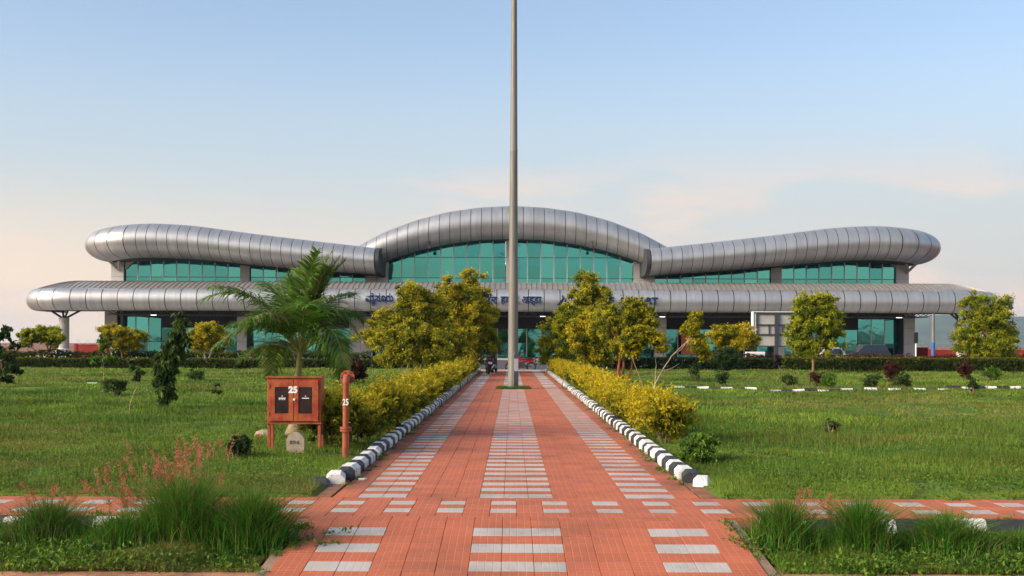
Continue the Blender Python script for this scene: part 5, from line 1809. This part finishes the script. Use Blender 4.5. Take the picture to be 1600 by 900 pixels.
# ------------------------------------------------------------------ motorcycles (forward = +Y, ground z=0)
def motorcycle(loc, rz, label, paint, lean=0.12):
    root = empty('motorcycle', loc, label, 'motorcycle', 'motorcycles parked at the path end')
    root.rotation_euler = (0, lean, rz)

    def wheel(y, w):
        t = MB()
        ring = []
        for k in range(20):
            a = 2 * math.pi * k / 20
            ring.append((0, math.cos(a), math.sin(a)))
        V = []
        for a_ in range(20):
            an = 2 * math.pi * a_ / 20
            for b_ in range(8):
                bn = 2 * math.pi * b_ / 8
                rr = 0.26 + 0.045 * math.cos(bn)
                V.append((w / 2 * math.sin(bn), y + rr * math.cos(an), 0.305 + rr * math.sin(an)))
        Fc = [(i * 8 + j, ((i + 1) % 20) * 8 + j, ((i + 1) % 20) * 8 + (j + 1) % 8, i * 8 + (j + 1) % 8) for i in range(20) for j in range(8)]
        ty = t.add(V, Fc).build('wheel', M['tyre'], root, True)
        rim = MB()
        for k in range(5):
            an = 2 * math.pi * k / 5
            rim.tube([(0, y, 0.305), (0, y + 0.225 * math.cos(an), 0.305 + 0.225 * math.sin(an))], [0.03, 0.016], 5)
        rim.lathe([(0.05, -0.05), (0.05, 0.05)], 10)
        V2 = rim.v[-20:]
        rim.v[-20:] = [(z, y + x, 0.305 + yy_) for x, yy_, z in V2]
        rim.build('rim', M['chrome'], ty)
    wheel(-0.64, 0.14); wheel(0.66, 0.10)
    MB().prism([(-0.25, 0.25), (0.2, 0.22), (0.28, 0.45), (0.15, 0.62), (-0.15, 0.6), (-0.28, 0.42)], 0, -0.13, 0.13).build('engine', M['metal_dark'], root)
    MB().prism([(-0.08, 0.66), (0.32, 0.68), (0.42, 0.80), (0.30, 0.95), (0.05, 0.93), (-0.10, 0.80)], 0, -0.13, 0.13).build('fuel_tank', M[paint], root)
    MB().prism([(-0.72, 0.78), (-0.6, 0.74), (-0.1, 0.72), (-0.05, 0.80), (-0.3, 0.83), (-0.74, 0.89)], 0, -0.12, 0.12).build('seat', M['tyre'], root)
    MB().prism([(-0.92, 0.80), (-0.7, 0.62), (-0.15, 0.56), (-0.12, 0.70), (-0.6, 0.74), (-0.95, 0.86)], 0, -0.095, 0.095).build('tail_panel', M[paint], root)
    MB().prism([(0.1, 0.40), (0.42, 0.45), (0.55, 0.75), (0.40, 0.80), (0.28, 0.66), (0.12, 0.6)], 0, -0.15, 0.15).build('fairing', M[paint], root)
    for s in (-1, 1):
        MB().tube([(s * 0.07, 0.66, 0.30), (s * 0.08, 0.42, 0.98)], 0.024, 6).build('fork', M['chrome'], root)
        MB().tube([(s * 0.05, 0.38, 1.0), (s * 0.22, 0.34, 1.04), (s * 0.36, 0.26, 1.02)], 0.016, 6).build('handlebar', M['tyre'], root)
        m_ = MB().tube([(s * 0.28, 0.34, 1.03), (s * 0.34, 0.32, 1.17)], 0.008, 5)
        m_.box(s * 0.34 - 0.06, s * 0.34 + 0.06, 0.31, 0.335, 1.13, 1.21, 0.012).build('mirror', M['black_paint'], root)
        MB().box(s * 0.17 - 0.03, s * 0.17 + 0.03, -0.93, -0.88, 0.74, 0.78, 0.008).build('indicator', M['orange'], root)
        MB().tube([(s * 0.07, -0.64, 0.32), (s * 0.10, -0.1, 0.42)], 0.025, 5).build('swingarm', M['metal_dark'], root)
    MB().lathe([(0.02, -0.05), (0.09, 0.0), (0.09, 0.04)], 12).build('headlight', M['chrome'], root)
    hl = COL.objects[-1]; hl.location = (0, 0.55, 0.88); hl.rotation_euler = (math.radians(-90), 0, 0)
    MB().box(-0.085, 0.085, -0.965, -0.92, 0.76, 0.83, 0.012).build('tail_lamp', M['tail_red'], root)
    MB().box(-0.10, 0.10, -0.985, -0.972, 0.54, 0.66, 0.004).build('number_plate', M['label_white'], root)
    MB().prism([(-1.0, 0.42), (-0.95, 0.72), (-0.90, 0.74), (-0.93, 0.42)], 0, -0.08, 0.08).build('mudguard', M['tyre'], root)
    MB().prism([(0.42, 0.60), (0.66, 0.66), (0.90, 0.56), (0.88, 0.54), (0.66, 0.635), (0.44, 0.58)], 0, -0.07, 0.07).build('mudguard', M[paint], root)
    MB().tube([(0.10, 0.15, 0.30), (0.14, -0.3, 0.30), (0.16, -0.85, 0.42)], [0.03, 0.045, 0.05], 8).build('exhaust', M['chrome'], root, True)
    return root


motorcycle((PX(760.5, 584, 58).x, 59.5, 0.0), 0.10, 'black motorcycle seen from behind, beside the path kerb', 'black_paint')
motorcycle((PX(772, 580, 62).x, 62.5, 0.0), -0.15, 'second black motorcycle partly behind the first one', 'black_paint', -0.1)
motorcycle((PX(814, 579, 67).x, 68.6, -0.1), math.radians(96), 'red motorcycle parked side-on behind the mast', 'red_paint', 0.05)


# ------------------------------------------------------------------ cars (forward = +X)
def car(loc, rz, label, paint, roof_h=1.5, L_=3.9, suv=False):
    root = empty('parked_car', loc, label, 'car', 'cars parked before the terminal', rz)
    h = L_ / 2
    bh = 0.85 if not suv else 1.0
    body = [(-h, 0.35), (-h + 0.05, bh), (-h + 0.35, bh + 0.05), (h - 1.15, bh + 0.02), (h - 0.25, bh - 0.12), (h, bh - 0.3), (h, 0.35), (h - 0.35, 0.25), (-h + 0.35, 0.25)]
    MB().prism(body, 1, -0.82, 0.82).build('body', M[paint], root)
    cab_ = [(-h + 0.10, bh + 0.04), (-h + 0.45, roof_h - 0.03), (-h + 0.8, roof_h), (h - 2.0, roof_h), (h - 1.75, roof_h - 0.05), (h - 1.10, bh + 0.01)]
    c = MB()
    V = []
    for yv, inset in ((-0.78, 0), (0.78, 0)):
        V += [(x, yv * (1 - 0.14 * (z - bh) / (roof_h - bh)), z) for x, z in cab_]
    n_ = len(cab_)
    c.add(V, [tuple(range(n_ - 1, -1, -1)), tuple(range(n_, 2 * n_))] + [(k, (k + 1) % n_, n_ + (k + 1) % n_, n_ + k) for k in range(n_)])
    cb = c.build('cabin', M[paint], root)
    for s in (-1, 1):
        for xa, xb in ((-h + 0.5, -h + 1.35), (-h + 1.45, h - 1.75)):
            w = MB()
            ya = s * 0.789; yb = s * 0.70
            zb = roof_h - 0.12
            w.add([(xa - 0.1, ya, bh + 0.08), (xb + 0.12, ya, bh + 0.08), (xb, yb, zb), (xa + 0.05, yb, zb),
                   (xa - 0.1, ya - s * 0.02, bh + 0.08), (xb + 0.12, ya - s * 0.02, bh + 0.08), (xb, yb - s * 0.02, zb), (xa + 0.05, yb - s * 0.02, zb)],
                  [(0, 1, 2, 3), (7, 6, 5, 4), (0, 4, 5, 1), (1, 5, 6, 2), (2, 6, 7, 3), (3, 7, 4, 0)])
            w.build('window', M['car_glass'], cb)
        for xw in (-h + 0.72, h - 0.72):
            t = MB().lathe([(0.20, -0.10), (0.30, -0.09), (0.31, 0), (0.30, 0.09), (0.20, 0.10)], 18).build('wheel', M['tyre'], root, True)
            t.location = (xw, s * 0.76, 0.31); t.rotation_euler = (math.radians(90), 0, 0)
            MB().lathe([(0.18, -0.108), (0.05, -0.112), (0.05, 0.112), (0.18, 0.108)], 12).build('hub', M['chrome'], t)
        MB().box(h - 0.12, h + 0.01, s * 0.62 - 0.14, s * 0.62 + 0.14, bh - 0.33, bh - 0.20, 0.01).build('headlight', M['chrome'], root)
        MB().box(-h - 0.01, -h + 0.1, s * 0.68 - 0.1, s * 0.68 + 0.1, bh - 0.25, bh - 0.05, 0.01).build('tail_lamp', M['tail_red'], root)
    wsh = MB()
    wsh.add([(h - 1.12, -0.68, bh + 0.06), (h - 1.12, 0.68, bh + 0.06), (h - 1.70, 0.60, roof_h - 0.08), (h - 1.70, -0.60, roof_h - 0.08),
             (h - 1.09, -0.68, bh + 0.06), (h - 1.09, 0.68, bh + 0.06), (h - 1.67, 0.60, roof_h - 0.08), (h - 1.67, -0.60, roof_h - 0.08)],
            [(3, 2, 1, 0), (4, 5, 6, 7), (0, 1, 5, 4), (1, 2, 6, 5), (2, 3, 7, 6), (3, 0, 4, 7)])
    wsh.build('windscreen', M['car_glass'], cb)
    return root


p = PX(1286, 560, 104); car((p.x, 104, -0.1), math.radians(200), 'white hatchback half hidden behind the lone olive tree', 'car_white')
p = PX(1352, 560, 106); car((p.x, 106, -0.1), math.radians(190), 'dark car parked before the terminal glass', 'car_dark', 1.75, 4.3, True)

# ------------------------------------------------------------------ billboard seen from behind
dB = 84.0
bp = PX(1213, 560, dB)
bb = empty('billboard', (bp.x, dB, -0.1), 'back of a large billboard with dark steel frame and grey panels', 'billboard')
kB = dB / F
xl, xr = (1176 - 1213) * kB, (1250 - 1213) * kB
zt, zb_ = PX(1213, 488, dB).z + 0.1, PX(1213, 541, dB).z + 0.1
xi = xl + 0.32
cols = [xi, 0.0, xr]
rows_ = [zb_, zb_ + (zt - zb_) * 0.345, zb_ + (zt - zb_) * 0.63, zt - 0.08]
for i in range(2):
    for j in range(3):
        MB().box(cols[i] + 0.02, cols[i + 1] - 0.02, 0.05, 0.09, rows_[j] + 0.012, rows_[j + 1] - 0.012).build('panel', M['board_grey'], bb)
for z in rows_[1:3] + [zb_, zt - 0.09]:
    MB().box(xi - 0.05, xr, -0.06, 0.04, z - 0.045, z + 0.045).build('rail', M['metal_dark'], bb)
for x in (xi - 0.03, xr):
    MB().box(x - 0.06, x + 0.06, -0.08, 0.045, zb_ - 0.05, zt - 0.05).build('stile', M['metal_dark'], bb)
for x in (-0.55, 0.45):
    MB().box(x - 0.03, x + 0.03, -0.05, 0.042, rows_[1], rows_[2]).build('stay', M['metal_dark'], bb)
MB().box(-0.13, 0.13, -0.14, 0.044, -0.2, zt - 0.1).build('post', M['metal_dark'], bb)
MB().box(xl, xl + 0.06, -0.10, 0.6, zb_, zt, 0.01).build('side_trim', M['white'], bb)
MB().box(xl + 0.12, xl + 0.26, -0.02, 0.55, zb_, zt - 0.09, 0.01).build('side_trim', M['white'], bb)
MB().box(xl, xr + 0.1, -0.10, 0.6, zt + 0.002, zt + 0.06, 0.01).build('top_trim', M['white'], bb)

dS = 80.0
sp_ = PX(1180, 560, dS)
st = empty('display_stand', (sp_.x, dS, -0.1), 'low display stand with white header and orange and purple picture panels', 'stand')
MB().box(-0.68, 0.68, 0, 0.06, 0.4, 1.02, 0.01).build('board', M['white'], st)
MB().box(-0.70, 0.70, -0.03, 0.08, 1.02, 1.20, 0.02).build('header', M['white'], st)
for i, mm in enumerate(('red_wall', 'orange', 'orange', 'purple')):
    for j in range(2):
        MB().box(-0.64 + i * 0.32, -0.36 + i * 0.32, -0.012, -0.002, 0.45 + j * 0.28, 0.70 + j * 0.28).build('picture', M[mm], st)
for s in (-1, 1):
    MB().box(s * 0.62 - 0.03, s * 0.62 + 0.03, 0.0, 0.06, -0.05, 0.39).build('leg', M['metal_dark'], st)


# ------------------------------------------------------------------ red boundary walls and posts
def red_wall(px0, px1, top_py, d, label):
    a, b_ = PX(px0, top_py, d), PX(px1, top_py, d)
    zt = a.z
    o = empty('boundary_wall', ((a.x + b_.x) / 2, d, -0.24), label, 'wall', 'red boundary walls')
    L_ = b_.x - a.x
    nb_ = max(1, int(L_ / 3))
    for i in range(nb_):
        x0 = -L_ / 2 + i * L_ / nb_
        MB().box(x0 + 0.14, x0 + L_ / nb_ - 0.14, 0.05, 0.2, -0.3, zt + 0.2).build('panel', M['red_wall'], o)
        MB().box(x0 - 0.14, x0 + 0.14, 0, 0.26, -0.3, zt + 0.34, 0.02).build('pillar', M['red_wall'], o)
    MB().box(-L_ / 2, L_ / 2, 0.02, 0.24, zt + 0.2, zt + 0.26).build('coping', M['red_wall'], o)
    # coil of wire on top
    cw = MB()
    pts = [(-L_ / 2 + L_ * t, 0.13 + 0.22 * math.cos(t * L_ * 7), zt + 0.5 + 0.22 * math.sin(t * L_ * 7)) for t in np.linspace(0, 1, int(L_ * 10))]
    cw.tube(pts, 0.012, 3, False).build('wire_coil', M['metal_dark'], o)
    return o


red_wall(-60, 36, 549, 122, 'low red boundary wall behind the dark leaning tree')
red_wall(118, 172, 538.5, 112, 'taller red wall with coiled wire between column and end pier')
red_wall(1421, 1452, 543, 138, 'red boundary wall beside the end pier and the signal post')
red_wall(1453, 1680, 547, 128, 'long red boundary wall behind the wide spreading tree')

dU = 118
up = PX(1458, 557, dU)
u = empty('utility_pole', (up.x, dU, -0.1), 'slim grey pole with blue base in front of the hills', 'pole')
MB().tube([(0, 0, -0.1), (0, 0, 5.0)], [0.18, 0.15], 12).build('shaft', M['pole'], u, True)
MB().lathe([(0.21, -0.1), (0.21, 2.0), (0.19, 2.02)], 12).build('base_sleeve', M['blue'], u, True)
dV = 100
vp = PX(1431, 557, dV)
v = empty('signal_post', (vp.x, dV, -0.1), 'thin white post with a small black box head by the end pier', 'post')
MB().tube([(0, 0, -0.05), (0, 0, 2.0)], 0.07, 8).build('post', M['white'], v, True)
MB().box(-0.16, 0.16, -0.12, 0.12, 1.9, 2.85, 0.02).build('head', M['black_paint'], v)
dT = 95
tp = PX(1503, 560, dT)
tk = empty('water_drum', (tp.x, dT, -0.1), 'pale drum standing at the foot of the wide spreading tree', 'drum')
MB().lathe([(0.30, 0), (0.33, 0.08), (0.33, 0.9), (0.26, 1.05), (0.12, 1.08)], 16).build('body', M['white'], tk, True)
MB().lathe([(0.13, 1.08), (0.13, 1.16), (0.10, 1.17)], 12).build('cap', M['white'], tk)
cp = PX(93, 556, 110)
cd = empty('water_drum', (cp.x, 110, -0.1), 'white drum in front of the round canopy column', 'drum')
MB().lathe([(0.34, 0), (0.42, 1.0), (0.44, 1.05), (0.40, 1.06)], 16).build('body', M['white'], cd, True)


# ------------------------------------------------------------------ people beyond the hedge
def person(px_, d, h, top, low, label, arm=0.15, rz=0.0, skirt=True):
    p = PX(px_, 560, d)
    root = empty('person', (p.x, d, -0.1), label, 'person', 'people standing before the terminal', rz)
    k = h / 1.62
    J = {'pelvis': (0, 0, 0.90), 'waist': (0, 0, 1.02), 'chest': (0, 0.01, 1.22), 'neck': (0, 0, 1.38), 'head0': (0, -0.01, 1.46), 'head1': (0, -0.012, 1.57)}
    R_ = {'pelvis': 0.125, 'waist': 0.105, 'chest': 0.115, 'neck': 0.048, 'head0': 0.075, 'head1': 0.072}
    E = [('pelvis', 'waist'), ('waist', 'chest'), ('chest', 'neck'), ('neck', 'head0'), ('head0', 'head1')]
    for s, n_ in ((-1, 'l'), (1, 'r')):
        J.update({'sh' + n_: (s * 0.165, 0.01, 1.31), 'el' + n_: (s * (0.20 + arm * 0.3), -0.02 - arm * 0.2, 1.05), 'wr' + n_: (s * (0.20 + arm * 0.1), -0.12 - arm * 0.5, 0.86), 'ha' + n_: (s * (0.19 + arm * 0.1), -0.15 - arm * 0.5, 0.78),
                  'hip' + n_: (s * 0.09, 0, 0.84), 'kn' + n_: (s * 0.10, -0.01, 0.47), 'an' + n_: (s * 0.10, 0.02, 0.08), 'to' + n_: (s * 0.11, -0.14, 0.035)})
        R_.update({'sh' + n_: 0.058, 'el' + n_: 0.040, 'wr' + n_: 0.029, 'ha' + n_: 0.032, 'hip' + n_: 0.085, 'kn' + n_: 0.058, 'an' + n_: 0.040, 'to' + n_: 0.035})
        E += [('chest', 'sh' + n_), ('sh' + n_, 'el' + n_), ('el' + n_, 'wr' + n_), ('wr' + n_, 'ha' + n_), ('pelvis', 'hip' + n_), ('hip' + n_, 'kn' + n_), ('kn' + n_, 'an' + n_), ('an' + n_, 'to' + n_)]
    names = list(J)
    me = bpy.data.meshes.new('body')
    me.from_pydata([tuple(c * k for c in J[n_]) for n_ in names], [(names.index(a), names.index(b_)) for a, b_ in E], [])
    o = bpy.data.objects.new('body', me)
    COL.objects.link(o)
    sk = o.modifiers.new('skin', 'SKIN')
    for i, n_ in enumerate(names):
        me.skin_vertices[0].data[i].radius = (R_[n_] * k, R_[n_] * k)
        me.skin_vertices[0].data[i].use_root = (n_ == 'pelvis')
    sb = o.modifiers.new('sub', 'SUBSURF'); sb.levels = 1; sb.render_levels = 1
    dg = bpy.context.evaluated_depsgraph_get()
    bm_ = bpy.data.meshes.new_from_object(o.evaluated_get(dg))
    bpy.data.objects.remove(o)
    bm_.materials.clear(); bm_.materials.append(M['skin'])
    bm_.polygons.foreach_set('use_smooth', np.ones(len(bm_.polygons), dtype=bool))
    link('body', bm_, root)

    def shell(name, prof, m, sx=1.0, sy=0.72):
        g = MB().lathe([(r_ * k, z * k) for r_, z in prof], 18)
        g.v = [(x * sx, y * sy, z) for x, y, z in g.v]
        g.build(name, m, root, True)
    shell('upper_garment', [(0.16, 0.93), (0.155, 1.05), (0.165, 1.2), (0.185, 1.31), (0.12, 1.38), (0.06, 1.395)], M[top], 1.12, 0.85)
    shell('lower_garment', [(0.235 if skirt else 0.17, 0.06), (0.21 if skirt else 0.17, 0.5), (0.185, 0.85), (0.15, 0.97)], M[low], 1.0, 0.85)
    shell('hair', [(0.05, 1.47), (0.085, 1.50), (0.092, 1.56), (0.075, 1.62), (0.03, 1.65)], M['hair'], 1.0, 1.05)
    COL.objects[-1].location = (0, 0.018, 0)
    for s in (-1, 1):
        g = MB().tube([(s * 0.165 * k, 0.01, 1.32 * k), (s * (0.19 + arm * 0.15) * k, 0.0, 1.18 * k)], [0.078 * k, 0.066 * k], 10)
        g.build('sleeve', M[top], root, True)
    return root


M['cloth_yellow'] = mat('cloth_yellow', (0.55, 0.38, 0.10), 0.8, var=0.2)
M['cloth_red'] = mat('cloth_red', (0.42, 0.03, 0.03), 0.8, var=0.2)
M['cloth_pink'] = mat('cloth_pink', (0.55, 0.25, 0.22), 0.8, var=0.2)
M['cloth_black'] = mat('cloth_black', (0.02, 0.02, 0.022), 0.8, var=0.2)
M['cloth_white'] = mat('cloth_white', (0.60, 0.58, 0.54), 0.8, var=0.1)
person(404, 84, 1.58, 'cloth_black', 'cloth_white', 'person in a black top and white trousers behind the low hedge', rz=0.4, skirt=False)
person(413, 83.5, 1.55, 'cloth_red', 'cloth_pink', 'person in a red top and pink skirt between the two others', rz=-0.2)
person(427, 84.3, 1.58, 'cloth_yellow', 'cloth_yellow', 'person in a long yellow dress beyond the palm fronds', rz=0.1)

# ------------------------------------------------------------------ evening haze
hz = MB().box(-3200, 5600, -300, 6000, -2.0, 165.0).build('haze')
hm, nt, N, L, b = new_mat('haze')
N.remove(b)
pv = N.new('ShaderNodeVolumePrincipled')
pv.inputs['Color'].default_value = (0.62, 0.80, 1.0, 1)
pv.inputs['Density'].default_value = 0.00008
pv.inputs['Anisotropy'].default_value = 0.2
L.new(pv.outputs['Volume'], N['Material Output'].inputs['Volume'])
hz.data.materials.append(hm)
stuff(hz)
tag(hz, 'thin evening haze filling the air over the whole place', 'haze')
